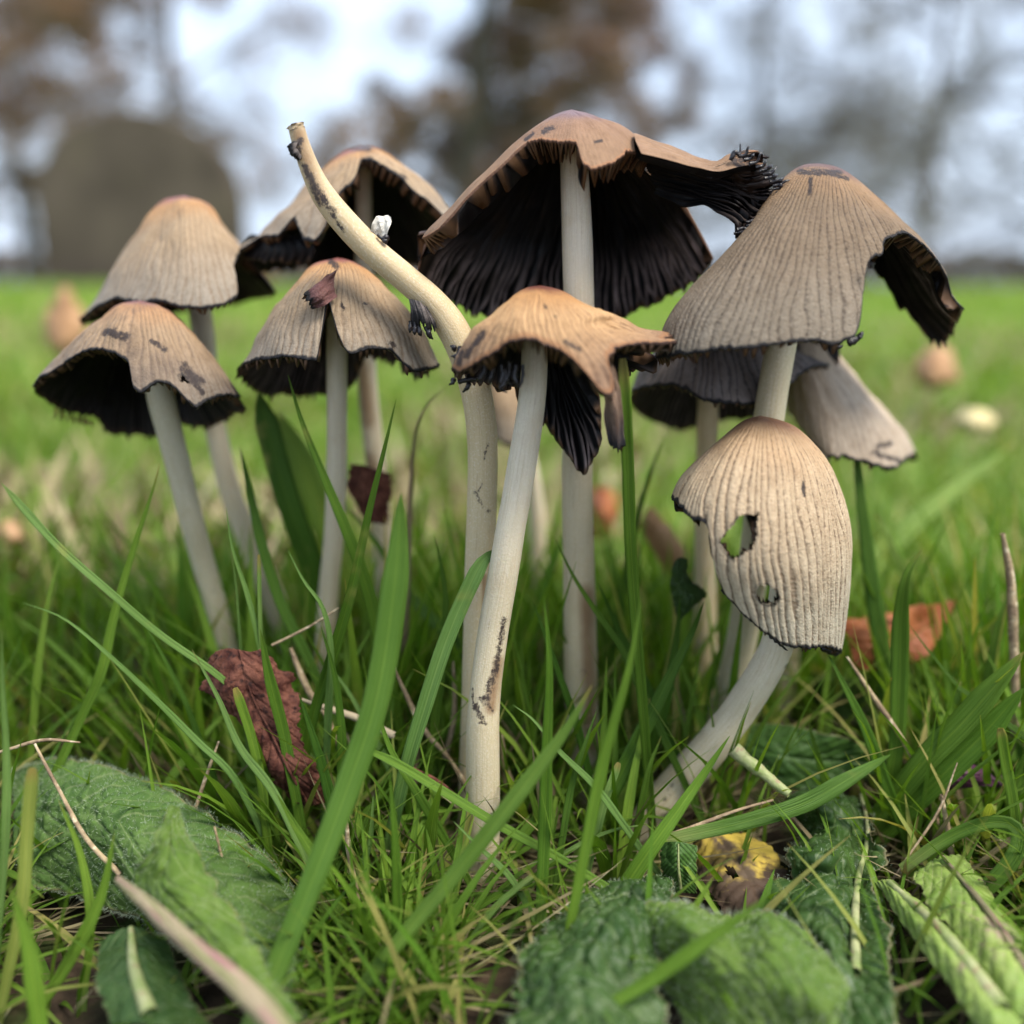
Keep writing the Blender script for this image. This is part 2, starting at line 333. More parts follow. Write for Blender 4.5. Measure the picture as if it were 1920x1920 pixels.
# ------------------------------------------------------------------ cap shells
def shell(root, S, Tv, limg, open_side, skinm, gillm, gills, ridges, th=.025, gd=.25, ridge=.012, holes=None, marks=(), Lcm=3., teeth=.5, seed=0, name='cap', gname='gills', rim_gd=.35, lumps=.03, wide=None):
    """S[r, c] surface points (cm), outward normal from the parametrisation; Tv[r, c] absolute 0..1 position; limg[c] tear limit"""
    nr, nc, _ = S.shape
    dT = np.gradient(S, axis=0); dC = np.gradient(S, axis=1)
    if not open_side: dC[:, 0] = dC[:, -1] = (S[:, 1]-S[:, -2])/2
    N = np.cross(dT, dC); l = np.linalg.norm(N, axis=2, keepdims=True); l[l < 1e-12] = 1e-12; N = N/l
    N[0] = N[1:4].mean(axis=(0, 1)) if not open_side else N[1]
    if not open_side: N[0] /= np.linalg.norm(N[0, 0])
    c01 = np.linspace(0, 1, nc)[None]
    if not open_side:
        ca, sa = np.cos(2*np.pi*c01), np.sin(2*np.pi*c01)
    else: ca, sa = c01*3, c01*0
    wobp = .8*fbm(ca*3+seed, sa*3, Tv*2.6, 2)+.35*fbm(ca*11+seed, sa*11, Tv*7, 2)*np.clip(Tv*2, 0, 1)
    ph = c01*ridges+wobp
    fr = np.abs((ph % 1)-.5)
    rp = np.clip(1-(fr/.5)**3, 0, 1)                 # rounded rib, sharp groove
    rise = np.clip((Tv-.08)/.3, 0, 1)
    S = S+N*(lumps*fbm(ca*2.3+seed*3, sa*2.3, Tv*4, 3)*np.clip(Tv*3, 0, 1))[..., None]
    So = S+N*(ridge*(rp-.6)*rise)[..., None]
    # gill sheet
    gc = np.arange(nc) % 4; pat = np.array([0, .92, 1., .12])[gc]
    gi = (np.arange(nc)//4).astype(int); rg = rng.random(gi.max()+2)
    edge_cm = (limg[None]-Tv)*Lcm
    gdep = gd*np.clip((Tv-.06)/.2, 0, 1)*(1-(1-rim_gd)*np.clip((Tv-.55)/.45, 0, 1))*(.75+.5*rg[gi][None])
    tang = dT/np.maximum(np.linalg.norm(dT, axis=2, keepdims=True), 1e-9)
    frac = np.linspace(0, 1, nr)[:, None]
    ext = teeth*(rg[(gi*7) % len(rg)]-.35)*.22*pat
    side = np.cross(N, tang)
    wav = .22*gd*fbm(Tv*9, gi[None]*1.0+seed, 0, 2)
    Gi = S-N*(th+gdep*pat[None])[..., None]+tang*(np.clip((frac-.85)/.15, 0, 1)*ext[None])[..., None]+side*(wav*pat[None])[..., None]
    keep = np.ones((nr-1, nc-1), bool)
    if holes is not None:
        for poly, test in holes:
            px, py = proj(S); ins = inpoly(px+2.5*fbm(px*.15, py*.15, 0, 2), py+2.5*fbm(px*.15+9, py*.15, 0, 2), poly) & test[None]
            k = ins[:-1, :-1] & ins[1:, :-1] & ins[:-1, 1:] & ins[1:, 1:]; keep &= ~k
    fs = gridfaces(nr, nc)[keep.ravel()]
    hedge = edge_cm.copy()
    if holes is not None and (~keep).any():
        hx, hy = [], []
        px, py = proj(S)
        for poly, test in holes:
            P = np.asarray(poly, float)
            d = np.full(px.shape, 1e9)
            for i in range(len(P)):
                a, b = P[i], P[(i+1) % len(P)]; e = b-a; t = np.clip(((px-a[0])*e[0]+(py-a[1])*e[1])/max(e.dot(e), 1e-6), 0, 1)
                d = np.minimum(d, np.hypot(px-a[0]-t*e[0], py-a[1]-t*e[1]))
            d = np.where(test[None], d, 1e9); hedge = np.minimum(hedge, d*.0076+.045)
    stain = capsule_mask(So.reshape(-1, 3), marks) if marks else np.zeros(nr*nc)
    if marks: stain = stain*(np.broadcast_to(N[..., 1] < .35, (nr, nc)).ravel())
    # skin with its thickness: outer face plus a turned-in edge
    Sin = S-N*th
    V = [So.reshape(-1, 3), Sin[-1]]; off = nr*nc
    last = (nr-1)*nc+np.arange(nc-1)
    strip = np.stack([last, last+1, off+np.arange(1, nc), off+np.arange(nc-1)], 1)
    okc = keep[-1]
    F2 = [fs, strip[okc]]
    cv = lambda a: np.r_[a.ravel(), a[-1]]
    capo = mk(name, np.vstack(V), np.vstack(F2), skinm, root, attrs=dict(v=cv(Tv), phase=cv(np.broadcast_to(ph, (nr, nc))), edge=cv(hedge), stain=np.r_[stain, stain.reshape(nr, nc)[-1]]))
    # gills : pleated sheet, joined along its border to the skin
    a = 2; Gs = Gi[a:]
    gf = gridfaces(nr-a, nc)[keep[a:].ravel()]
    base = (nr-a)*nc; lastg = (nr-a-1)*nc+np.arange(nc-1)
    st2 = np.stack([lastg+1, lastg, base+np.arange(nc-1), base+np.arange(1, nc)], 1)[okc]
    cg = lambda A: np.r_[A[a:].ravel(), A[-1]]
    gv = np.vstack([Gs.reshape(-1, 3), Sin[-1]])
    gz = np.broadcast_to(pat[None], (nr, nc))
    g = mk(gname, gv, np.vstack([gf[:, ::-1], st2]), gillm, capo, attrs=dict(v=cg(Tv), edge=cg(hedge), gz=cg(gz)), smooth=False)
    g['kind'] = 'stuff'
    return capo, g

def cap(root, Yc, apex, right, back, left, front, skinm, gillm, gills=110, ridges=80, cuts=(), holes=(), marks=(), nr=90, jit=.01, seed=0, fit=True, **kw):
    conv = lambda L: [at(apex[0], apex[1], Yc)]+[at(a, b, Yc+c) for a, b, c in L]
    wantR, wantL = right, left; right, left = [list(p) for p in right], [list(p) for p in left]
    for it in range(5 if fit else 1):       # adjust the side profiles so that the round shell keeps the traced outline
        cur = [catmull(conv(x), 260) for x in (right, back, left, front)]
        Rr, B, L, Fr = cur
        a0 = (Rr+B+L+Fr)/4; a1 = (Rr-L)/2; b1 = (B-Fr)/2; a2 = (Rr+L-B-Fr)/4
        if it == 4 or not fit: break
        tq = np.linspace(0, 2*np.pi, 97)[None]
        Pq = a0[:, None]+a1[:, None]*np.cos(tq)[..., None]+b1[:, None]*np.sin(tq)[..., None]+a2[:, None]*np.cos(2*tq)[..., None]
        qx, qy = proj(Pq)
        dq = np.degrees(tq)+0*qx; cutm = np.zeros(qx.shape, bool)
        for poly, d0, d1 in cuts: cutm |= np.logical_or.accumulate(inpoly(qx, qy, poly) & (((dq-d0) % 360) <= ((d1-d0) % 360 or 360)), axis=0)
        for want, curv, sg in ((wantR, right, 1), (wantL, left, -1)):
            for k_, (wx, wy, wd) in enumerate(want):
                if abs(wy-apex[1]) < 22: continue
                m = (np.abs(qy-wy) < 5) & ~cutm & ((qx-apex[0])*sg > -30)
                if m.sum() < 4: continue
                ext = (qx[m]*sg).max()*sg; curv[k_][0] += float(np.clip(.8*(wx-ext), -30, 30))
    nc = gills*4+1
    th = np.pi/2+np.linspace(0, 2*np.pi, nc)          # seam at the back
    def surf(tt, th_):  # tt [r,c]
        idx = tt*259; i0 = np.clip(idx.astype(int), 0, 258); f = (idx-i0)[..., None]
        g = lambda A: A[i0]*(1-f)+A[i0+1]*f
        c, s, c2 = np.cos(th_)[..., None], np.sin(th_)[..., None], np.cos(2*th_)[..., None]
        return g(a0)+g(a1)*c+g(b1)*s+g(a2)*c2
    fine = np.linspace(0, 1, 400)[:, None]*np.ones((1, nc)); TH = np.broadcast_to(th[None], fine.shape)
    Pf = surf(fine, TH); px, py = proj(Pf); lim = np.ones(nc); deg = np.degrees(th) % 360
    for poly, d0, d1 in cuts:
        rngm = ((deg-d0) % 360) <= ((d1-d0) % 360 or 360)
        ins = inpoly(px, py, poly) & rngm[None] & (fine > .1)
        first = np.where(ins.any(0), ins.argmax(0)/399., 1.); lim = np.minimum(lim, first)
    ker = np.array([1, 2, 3, 2, 1])/9.; lim = np.convolve(np.r_[lim[-3:-1], lim, lim[1:3]], ker, 'valid')
    Lcm = np.mean([np.linalg.norm(np.diff(c, axis=0), axis=1).sum() for c in cur])
    q = np.linspace(0, 2*np.pi, nc)
    lim = lim-jit*np.abs(fbm(np.cos(q)*22+seed, np.sin(q)*22, 0, 3))-jit*1.2*np.abs(vnoise(np.cos(q)*6, np.sin(q)*6, seed))
    lim[-1] = lim[0]; lim = np.clip(lim, .12, 1)
    rr = (np.linspace(0, 1, nr)**.85)[:, None]
    T = rr*lim[None]; S = surf(T, np.broadcast_to(th[None], T.shape))
    hl = [(p, ((deg-d0) % 360) <= ((d1-d0) % 360)) for p, d0, d1 in holes] or None
    return shell(root, S, T, lim, False, skinm, gillm, gills, ridges, holes=hl, marks=marks, Lcm=Lcm, seed=seed, **kw)
def patch(root, rows, skinm, gillm, gills=14, ridges=10, nr=50, Y0=0, seed=0, jit=.03, t0=.3, Lcm=1.5, flip=False, conv=at, **kw):
    """rows: control rows (root row first), each a list of (px, py, Y) across"""
    nc = gills*4+1
    G = [catmull([conv(*p) for p in r], nc) for r in rows]; G = np.array(G)
    if flip: G = G[:, ::-1]
    lim = 1-jit*np.abs(fbm(np.arange(nc)*.45+seed, 3.3, 0, 2))*2
    S = np.zeros((nr, nc, 3))
    for c in range(nc):
        S[:, c] = catmull(G[:, c], 200)[np.clip((np.linspace(0, 1, nr)*lim[c]*199).astype(int), 0, 199)]
    T = t0+(1-t0)*np.linspace(0, 1, nr)[:, None]*lim[None]; lm = t0+(1-t0)*lim
    return shell(root, S, T, lm, True, skinm, gillm, gills, ridges, Lcm=Lcm, seed=seed, **kw)
def bits(name, root, pts, mat, r=.03, n=14, k=7):
    """a gnarled little strand / crumb : tube through points with lumpy radius"""
    P = [at(*p) for p in pts]; Rr = [r*(.6+.8*random.random()) for _ in P]; Rr[-1] *= .3
    V, fs, u, v, _ = tube(P, Rr, n, k, .35, seed=random.random()*9)
    return mk(name, V, fs, mat, root)

#MUSHROOMS
# colours
SK_grey = skin_mat('skin_grey_tan', (.31, .185, .09), (.185, .13, .08), (.21, .175, .13), groove=(.04, .024, .014), gran=1.3, v0=.13, v1=.42, stain=.25, g_str=.85)
SK_gold = skin_mat('skin_gold', (.40, .21, .08), (.44, .27, .13), (.28, .17, .10), groove=(.09, .042, .02), crown=(.15, .05, .035), gran=.7, ew=.045, stain=.6, stainc=(.05, .025, .02), edge2=(.22, .10, .04), edge=(.04, .02, .015), v0=.16)
SK_cream = skin_mat('skin_cream', (.42, .275, .15), (.47, .36, .235), (.40, .365, .28), groove=(.13, .085, .05), crown=(.21, .095, .045), g_str=.95, gran=1., v0=.14, v1=.42, stain=.12)
SK_old = skin_mat('skin_brown', (.24, .135, .08), (.25, .15, .085), (.21, .125, .07), groove=(.13, .075, .045), crown=(.17, .10, .10), gran=.5, g_str=.4, v0=.13, ew=.02, edge=(.10, .05, .03), edge2=(.27, .12, .05), stain=.3)
SK_soft = skin_mat('skin_soft', (.40, .215, .085), (.33, .235, .14), (.245, .21, .165), groove=(.15, .10, .06), crown=(.24, .085, .075), g_str=.75, gran=.5, v0=.18, v1=.5, stain=.1)
SK_patch = skin_mat('skin_blotched', (.36, .20, .095), (.29, .20, .12), (.17, .14, .11), groove=(.12, .08, .055), crown=(.20, .08, .09), g_str=.7, gran=.5, v0=.2, v1=.5, stain=.75)
SK_pale = skin_mat('skin_pale_grey', (.50, .38, .26), (.46, .36, .255), (.40, .325, .245), groove=(.13, .095, .07), g_str=.5, gran=.5, stain=.3)
SK_dark = skin_mat('skin_dark_grey', (.14, .115, .10), (.14, .115, .105), (.17, .145, .135), groove=(.02, .017, .017), g_str=.8, gran=.4, stain=.5)
GL = gill_mat('gills_black'); GL_torn = gill_mat('gills_black_brown_tear', torn=(.11, .058, .028), tw=.08, rim=(.30, .23, .22), rim_v=.82)
GL_flap = gill_mat('gills_inky', torn=(.03, .02, .02), tw=.1, rim=(.05, .035, .03), rim_v=.8)
GL_grey = gill_mat('gills_grey_rim', rim=(.16, .12, .12), rim_v=.7)
ST = stem_mat('stem_cream'); ST_ol = stem_mat('stem_olive', (.50, .46, .33), (.46, .41, .27)); ST_tan = stem_mat('stem_tan', (.52, .40, .23), (.54, .45, .28))

def mush(base_px, label, group='inkcap mushrooms in one clump'):
    b = at(*base_px); b[2] = float(ground_z(b[0], b[1]))
    return thing('mushroom', b, label, 'mushroom', group)

# A: the tallest, wide open
mA = mush((1100, 1500, 15.6), 'tallest mushroom, its wide brown cap torn open on black gills, frayed flap at right')
Y = 15.0
tearA = [(783, 452), (811, 433), (855, 402), (872, 372), (890, 350), (938, 311), (962, 290), (985, 271), (1013, 263), (1053, 267), (1084, 275), (1090, 311), (1112, 326), (1130, 318), (1152, 307), (1175, 287), (1207, 285), (1255, 299), (1300, 310), (1345, 322), (1400, 420), (1400, 700), (700, 700), (700, 520)]
cap(mA, Y, (1072, 205), [(1116, 219, 0), (1175, 240, 0), (1225, 285, .1), (1265, 350, .3), (1300, 410, .5), (1332, 480, .8)],
    [(1078, 222, .8), (1088, 300, 1.7), (1090, 440, 2.1), (1080, 570, 2.1), (1075, 618, 2.0)],
    [(1033, 218, 0), (977, 255, 0), (910, 315, 0), (839, 386, 0), (787, 447, 0), (782, 510, .4)],
    [(1074, 222, -.45), (1080, 260, -.95), (1085, 330, -1.5), (1090, 430, -1.9), (1090, 520, -2.1)],
    SK_old, GL_torn, gills=120, ridges=100, cuts=[(tearA, 172, 368)], jit=.012, seed=1, gd=.26, lumps=.05, teeth=.8, th=.035, ridge=.006, rim_gd=.6,
    marks=[(1020, 245, 1034, 240, 9), (1116, 266, 1128, 264, 4), (985, 262, 1000, 250, 5)])
patch(mA, [[(1235, 350, Y+.5), (1215, 300, Y+.1), (1190, 250, Y-.5), (1195, 268, Y-.95), (1203, 288, Y-1.15)],
           [(1285, 376, Y+.3), (1272, 320, Y+.1), (1258, 275, Y-.4), (1260, 288, Y-.8), (1266, 303, Y-.95)],
           [(1335, 388, Y+.1), (1338, 340, Y), (1330, 302, Y-.3), (1334, 310, Y-.6), (1338, 320, Y-.75)],
           [(1372, 416, Y-.1), (1388, 355, Y+.05), (1368, 293, Y-.3), (1374, 300, Y-.5), (1382, 312, Y-.6)],
           [(1392, 436, Y-.2), (1430, 375, Y), (1396, 289, Y-.3), (1403, 296, Y-.45), (1414, 306, Y-.5)],
           [(1412, 432, Y-.2), (1458, 365, Y), (1425, 286, Y-.25), (1434, 295, Y-.4), (1445, 308, Y-.45)]],
      SK_old, GL_flap, gills=34, ridges=24, flip=True, t0=.35, jit=.07, gd=.13, seed=4, teeth=1.3, th=.02, ridge=.004, Lcm=1.8, name='torn_flap', gname='flap_gills', rim_gd=1.1, nr=80,
      marks=[(1395, 280, 1400, 320, 22), (1430, 280, 1440, 330, 26), (1375, 300, 1385, 312, 9)])
for q in range(22):
    f = q/21; ax = 1395+70*math.sin(f*math.pi*.9)+10*random.random()-30*(f > .8); ay = 290+145*f
    dx, dy = (1.0-.3*f)*16*random.random()+4, -14*(1-f*1.4)*random.random()-8*(1-2*f)
    bits('frayed_strand', mA, [(ax-14, ay+3, Y-.6), (ax, ay, Y-.6), (ax+dx*.6, ay+dy*.6+random.uniform(-4, 4), Y-.62), (ax+dx, ay+dy, Y-.6)], M['ink'], .024)
bits('frayed_strand', mA, [(1370, 300, Y-.6), (1378, 285, Y-.6), (1387, 290, Y-.6), (1388, 270, Y-.6)], M['ink'], .03)
stem(mA, [(1075, 250, 15.1, 50), (1077, 310, 15.1, 52), (1081, 400, 15.1, 55), (1084, 500, 15.1, 57), (1085, 620, 15.15, 57), (1083, 800, 15.2, 57), (1083, 950, 15.3, 58), (1085, 1080, 15.35, 60), (1088, 1200, 15.4, 62), (1091, 1320, 15.5, 62), (1096, 1420, 15.55, 60), (1102, 1520, 15.6, 58)],
     ST, marks=[(1094, 1256, 1100, 1262, 6)], marks2=[(1100, 1110, 1104, 1280, 16), (1104, 1280, 1108, 1400, 15)])

# B: small golden one in front
mB = mush((900, 1695, 13.3), 'front mushroom with a small glossy golden cap ragged in front and a long pale stem')
Y = 13.5
tearB = [(835, 730), (845, 716), (859, 704), (898, 679), (922, 665), (945, 648), (958, 643), (985, 639), (1010, 645), (1041, 655), (1080, 679), (1100, 698), (1112, 716), (1125, 738), (1140, 752), (1160, 735), (1155, 712), (1140, 683), (1150, 666), (1179, 647), (1215, 643), (1270, 640), (1270, 1000), (835, 1000)]
backB = [(780, 716), (905, 712), (935, 742), (960, 720), (978, 780), (1021, 798), (1060, 850), (1085, 893), (1100, 906), (1110, 873), (1132, 829), (1128, 774), (1124, 735), (1150, 700), (1300, 660), (1300, 1100), (780, 1100)]
cap(mB, Y, (1013, 535), [(1057, 547, 0), (1116, 575, 0), (1160, 598, 0), (1195, 622, 0), (1215, 655, .1)],
    [(1015, 548, .7), (1030, 620, 1.2), (1060, 750, 1.35), (1085, 860, 1.1), (1092, 930, .9)],
    [(977, 544, 0), (938, 571, 0), (906, 599, 0), (882, 622, 0), (864, 655, 0), (848, 705, 0)],
    [(1014, 550, -.5), (1020, 590, -.95), (1030, 650, -1.25), (1045, 730, -1.45), (1055, 790, -1.5)],
    SK_gold, GL_torn, gills=84, ridges=74, cuts=[(tearB, 170, 375), (backB, 15, 178)], jit=.016, seed=2, gd=.2, lumps=.035, teeth=.8, th=.03, ridge=.022,
    marks=[(905, 625, 872, 668, 10), (1020, 572, 1024, 578, 4), (1040, 592, 1042, 594, 3), (1085, 655, 1060, 640, 7), (868, 660, 858, 690, 8)])
patch(mB, [[(1120, 578, Y-.2), (1128, 598, Y-.45), (1135, 625, Y-.55)],
           [(1165, 597, Y-.1), (1168, 614, Y-.4), (1172, 640, Y-.5)],
           [(1205, 618, Y-.05), (1205, 630, Y-.35), (1200, 646, Y-.5)],
           [(1268, 626, Y), (1262, 632, Y-.2), (1235, 646, Y-.4)]],
      SK_gold, GL_torn, gills=12, ridges=10, flip=True, t0=.4, jit=.06, gd=.05, seed=8, th=.015, name='curled_flap', gname='flap_gills', ridge=.008)
patch(mB, [[(1098, 650, Y-.7), (1118, 650, Y-.85), (1140, 655, Y-.75)],
           [(1112, 700, Y-.7), (1130, 702, Y-.88), (1155, 705, Y-.7)],
           [(1132, 745, Y-.6), (1148, 746, Y-.75), (1163, 738, Y-.6)],
           [(1133, 790, Y-.5), (1152, 792, Y-.62), (1168, 790, Y-.5)],
           [(1145, 838, Y-.5), (1158, 850, Y-.58), (1170, 840, Y-.5)]],
      skin_mat('skin_gold_ink_tip', (.40, .23, .12), (.33, .22, .15), (.02, .017, .02), crown=(.4, .23, .1), gran=.2, v0=.1, v1=.55, stain=.4, groove=(.12, .07, .05)), GL, gills=9, ridges=8, flip=False, t0=.3, jit=.03, gd=.05, seed=12, th=.02, name='inky_tongue', gname='tongue_gills')
for (x, y) in [(940, 712), (955, 706), (946, 720), (968, 712), (925, 706), (905, 702), (980, 712)]:
    bits('gill_strand', mB, [(x, y-28, Y-.6), (x+random.uniform(-4, 4), y-8, Y-.6), (x-6+random.uniform(-4, 8), y+8, Y-.62), (x+random.uniform(-8, 8), y+16, Y-.6)], M['ink'], .03)
for (x, y, x2, y2) in [(862, 650, 850, 690), (852, 655, 845, 648), (850, 712, 842, 722), (880, 716, 868, 735), (860, 716, 905, 705), (858, 668, 846, 668)]:
    bits('ragged_bit', mB, [(x, y, Y), ((x+x2)/2+3, (y+y2)/2, Y-.05), (x2, y2, Y)], M['ink'], .035)
stem(mB, [(1003, 600, 13.5, 46), (1001, 690, 13.5, 50), (993, 780, 13.5, 52), (977, 880, 13.48, 54), (960, 980, 13.45, 56), (943, 1080, 13.4, 57), (925, 1180, 13.4, 58), (912, 1270, 13.35, 59), (906, 1350, 13.3, 61), (905, 1450, 13.3, 64), (904, 1570, 13.3, 64), (901, 1690, 13.3, 62)],
     ST, marks=[(945, 1160, 930, 1250, 9), (930, 1250, 912, 1310, 12), (893, 1325, 905, 1352, 9), (886, 1290, 888, 1330, 4), (900, 1310, 922, 1330, 8), (898, 1355, 912, 1358, 5)], marks2=[(935, 1240, 920, 1330, 12)], n=200, k=40)

# C: capless stem bent to the left
mC = mush((885, 1500, 14.4), 'capless mushroom stem bent over to the upper left with an inky broken tip')
Y = 14.4
CP = [(556, 240, Y, 31), (566, 275, Y, 33), (585, 325, Y, 38), (610, 372, Y, 46), (650, 422, Y, 50), (700, 472, Y, 51), (760, 522, Y, 52), (812, 568, Y, 55), (848, 615, Y, 60), (878, 680, Y, 60), (898, 760, Y, 58), (905, 850, Y, 56), (903, 950, Y, 56), (899, 1060, Y, 57), (897, 1180, Y, 56), (893, 1300, Y, 55), (889, 1420, Y, 54), (886, 1520, Y, 52)]
stem(mC, CP, ST_tan, marks=[(562, 262, 556, 300, 12), (570, 310, 592, 352, 11), (588, 345, 625, 400, 11), (612, 385, 645, 435, 6), (575, 330, 600, 385, 6), (915, 830, 908, 860, 4), (890, 920, 905, 950, 5), (915, 955, 917, 960, 5), (905, 905, 895, 925, 3)], marks2=[(560, 250, 600, 370, 14), (908, 1080, 905, 1400, 5)], n=220, k=40)
V, fs, u, v, _ = tube([at(556, 243, Y), at(553, 234, Y)], [.105, .11], 6, 24, .25, 3)
mk('broken_rim', V, fs, ST_tan, mC, attrs=dict(u=u, v=v, stain=u*0+.6, stain2=u*0+.5))
patch(mC, [[(562, 262, Y-.10), (556, 275, Y-.15), (566, 292, Y-.15)], [(548, 264, Y-.14), (548, 280, Y-.18), (562, 300, Y-.16)], [(538, 270, Y-.1), (545, 288, Y-.12), (557, 302, Y-.12)]], SK_dark, GL, gills=5, ridges=4, t0=.6, jit=.1, gd=.02, th=.015, name='ink_scab', gname='scab_back', Lcm=.2, nr=14)
# D: right, ribbed grey-tan bell
mD = mush((1335, 1430, 16.2), 'right-hand mushroom with a ribbed grey tan bell cap notched on its right side')
Y = 15.1
tearD = [(1232, 700), (1233, 674), (1304, 664), (1392, 657), (1446, 652), (1499, 642), (1530, 644), (1562, 650), (1590, 640), (1612, 628), (1611, 600), (1619, 556), (1623, 507), (1633, 489), (1655, 479), (1657, 455), (1690, 443), (1718, 452), (1747, 476), (1771, 507), (1797, 553), (1806, 572), (1860, 560), (1860, 900), (1200, 900), (1200, 700)]
backD = [(1560, 660), (1600, 600), (1615, 480), (1642, 494), (1658, 528), (1686, 563), (1705, 590), (1724, 612), (1712, 622), (1712, 636), (1730, 632), (1755, 640), (1776, 643), (1779, 622), (1790, 618), (1797, 599), (1808, 580), (1900, 580), (1900, 900), (1560, 900)]
cap(mD, Y, (1535, 306), [(1575, 316, 0), (1623, 346, 0), (1676, 396, 0), (1732, 449, 0), (1772, 505, .1), (1806, 575, .25), (1800, 660, .5)],
    [(1540, 318, .8), (1560, 400, 1.6), (1590, 520, 2.1), (1600, 610, 2.3), (1600, 680, 2.3)],
    [(1500, 312, 0), (1463, 336, 0), (1425, 385, 0), (1388, 440, 0), (1335, 498, 0), (1284, 553, 0), (1250, 602, 0), (1232, 668, 0)],
    [(1533, 318, -.6), (1520, 370, -1.2), (1500, 450, -1.75), (1480, 550, -2.2), (1465, 640, -2.45), (1460, 690, -2.5)],
    SK_grey, GL, gills=130, ridges=104, cuts=[(tearD, 178, 362), (backD, 0, 95)], jit=.010, seed=3, gd=.2, lumps=.035, nr=110, ridge=.024, teeth=.9,
    marks=[(1500, 322, 1575, 325, 10), (1520, 335, 1518, 365, 6), (1555, 325, 1590, 335, 6)])
for (x, y, x2, y2) in [(1590, 642, 1615, 630), (1605, 636, 1618, 622), (1560, 650, 1580, 648), (1480, 648, 1480, 636), (1634, 492, 1630, 503)]:
    bits('inky_crumb', mD, [(x, y, Y-1.9), ((x+x2)/2, (y+y2)/2+2, Y-1.9), (x2, y2, Y-1.9)], M['ink'], .04)
stem(mD, [(1500, 480, 15.2, 46), (1478, 580, 15.2, 52), (1464, 650, 15.2, 56), (1450, 730, 15.25, 56), (1436, 830, 15.3, 56), (1425, 950, 15.5, 56), (1410, 1080, 15.7, 56), (1388, 1210, 16, 56), (1360, 1320, 16.1, 54), (1335, 1430, 16.2, 54)], ST_ol)

# E: lower right cream bell with holes
mE = mush((1215, 1560, 14.3), 'leaning lower right mushroom with a finely ribbed cream cap pierced by two holes')
Y = 13.9
tearE = [(1255, 925), (1261, 938), (1273, 949), (1287, 965), (1301, 977), (1321, 981), (1332, 1000), (1334, 1021), (1331, 1047), (1317, 1066), (1337, 1094), (1363, 1122), (1394, 1156), (1419, 1179), (1447, 1198), (1475, 1215), (1517, 1219), (1546, 1213), (1577, 1224), (1640, 1230), (1640, 1400), (1200, 1400), (1200, 925)]
H1 = [(1388, 965), (1425, 959), (1419, 985), (1422, 1007), (1413, 1030), (1394, 1038), (1377, 1052), (1360, 1038), (1346, 1018), (1352, 1004), (1371, 985)]
H2 = [(1418, 1096), (1436, 1094), (1456, 1104), (1461, 1122), (1452, 1134), (1430, 1134), (1415, 1118)]
cap(mE, Y, (1425, 779), [(1461, 788, 0), (1498, 807, 0), (1532, 844, 0), (1560, 887, 0), (1583, 951, 0), (1594, 1010, 0), (1594, 1080, 0), (1586, 1160, 0), (1578, 1222, 0)],
    [(1432, 790, .7), (1445, 840, 1.2), (1470, 930, 1.5), (1490, 1020, 1.4), (1500, 1080, 1.2)],
    [(1391, 791, 0), (1349, 826, 0), (1307, 863, 0), (1278, 897, 0), (1262, 938, 0), (1268, 985, 0), (1290, 1040, 0), (1325, 1095, 0)],
    [(1420, 792, -.5), (1405, 850, -1.1), (1392, 950, -1.5), (1395, 1060, -1.6), (1415, 1160, -1.4), (1440, 1250, -1.2)],
    SK_cream, GL, gills=125, ridges=66, cuts=[(tearE, 176, 375), ([(1200, 960), (1400, 960), (1412, 1060), (1430, 1085), (1445, 1135), (1445, 1300), (1200, 1300)], 20, 178)], holes=[(H1, 180, 360), (H2, 180, 360)], jit=.006, seed=5, fit=False, gd=.13, nr=150, ridge=.032, teeth=.7, lumps=.02,
    marks=[(1505, 905, 1508, 930, 5), (1362, 1010, 1350, 1020, 3)])
bits('inky_tip', mE, [(1540, 1214, Y), (1560, 1218, Y), (1570, 1220, Y), (1578, 1224, Y)], M['ink'], .06)
for f in np.linspace(.24, 1, 14):
    x = 1322+f*150; y = 1072+f*142+6*math.sin(f*3); bits('inky_crumb', mE, [(x-5, y-4, Y-.9), (x, y+2, Y-.9), (x+5, y+5, Y-.9)], M['ink'], .02, 8, 6)
stem(mE, [(1474, 1080, 13.9, 54), (1466, 1160, 13.95, 57), (1455, 1215, 14.0, 60), (1425, 1272, 14.1, 62), (1384, 1335, 14.25, 64), (1337, 1395, 14.25, 66), (1288, 1452, 14.3, 68), (1246, 1500, 14.3, 70), (1215, 1545, 14.3, 72)], ST,
     marks=[(1475, 1248, 1472, 1262, 5), (1262, 1470, 1244, 1500, 5)])

# F: back left pale bell
mF = mush((568, 1300, 18.9), 'rearmost left mushroom with a smooth pale orange-topped bell cap')
Y = 18.4
tearF = [(140, 604), (175, 580), (215, 560), (260, 570), (300, 568), (345, 578), (393, 578), (420, 572), (448, 558), (446, 530), (438, 500), (455, 470), (600, 440), (600, 800), (100, 800)]
cap(mF, Y, (345, 367), [(393, 386, 0), (427, 428, 0), (460, 468, 0), (496, 512, 0), (518, 552, 0)],
    [(345, 382, 1.), (350, 440, 2.), (355, 520, 2.6), (355, 585, 2.8)],
    [(300, 380, 0), (260, 428, 0), (217, 493, 0), (173, 565, 0), (147, 603, 0)],
    [(345, 380, -.9), (345, 430, -1.7), (340, 510, -2.3), (335, 590, -2.7)],
    SK_soft, GL, gills=90, ridges=64, cuts=[(tearF, 180, 360)], jit=.008, seed=6, gd=.2, nr=60, lumps=.04, ridge=.014)
stem(mF, [(365, 480, 18.5, 40), (380, 620, 18.5, 42), (395, 750, 18.5, 38), (410, 830, 18.55, 38), (432, 920, 18.6, 40), (470, 1020, 18.7, 42), (515, 1130, 18.8, 44), (545, 1220, 18.9, 46), (568, 1300, 18.9, 46)], ST)
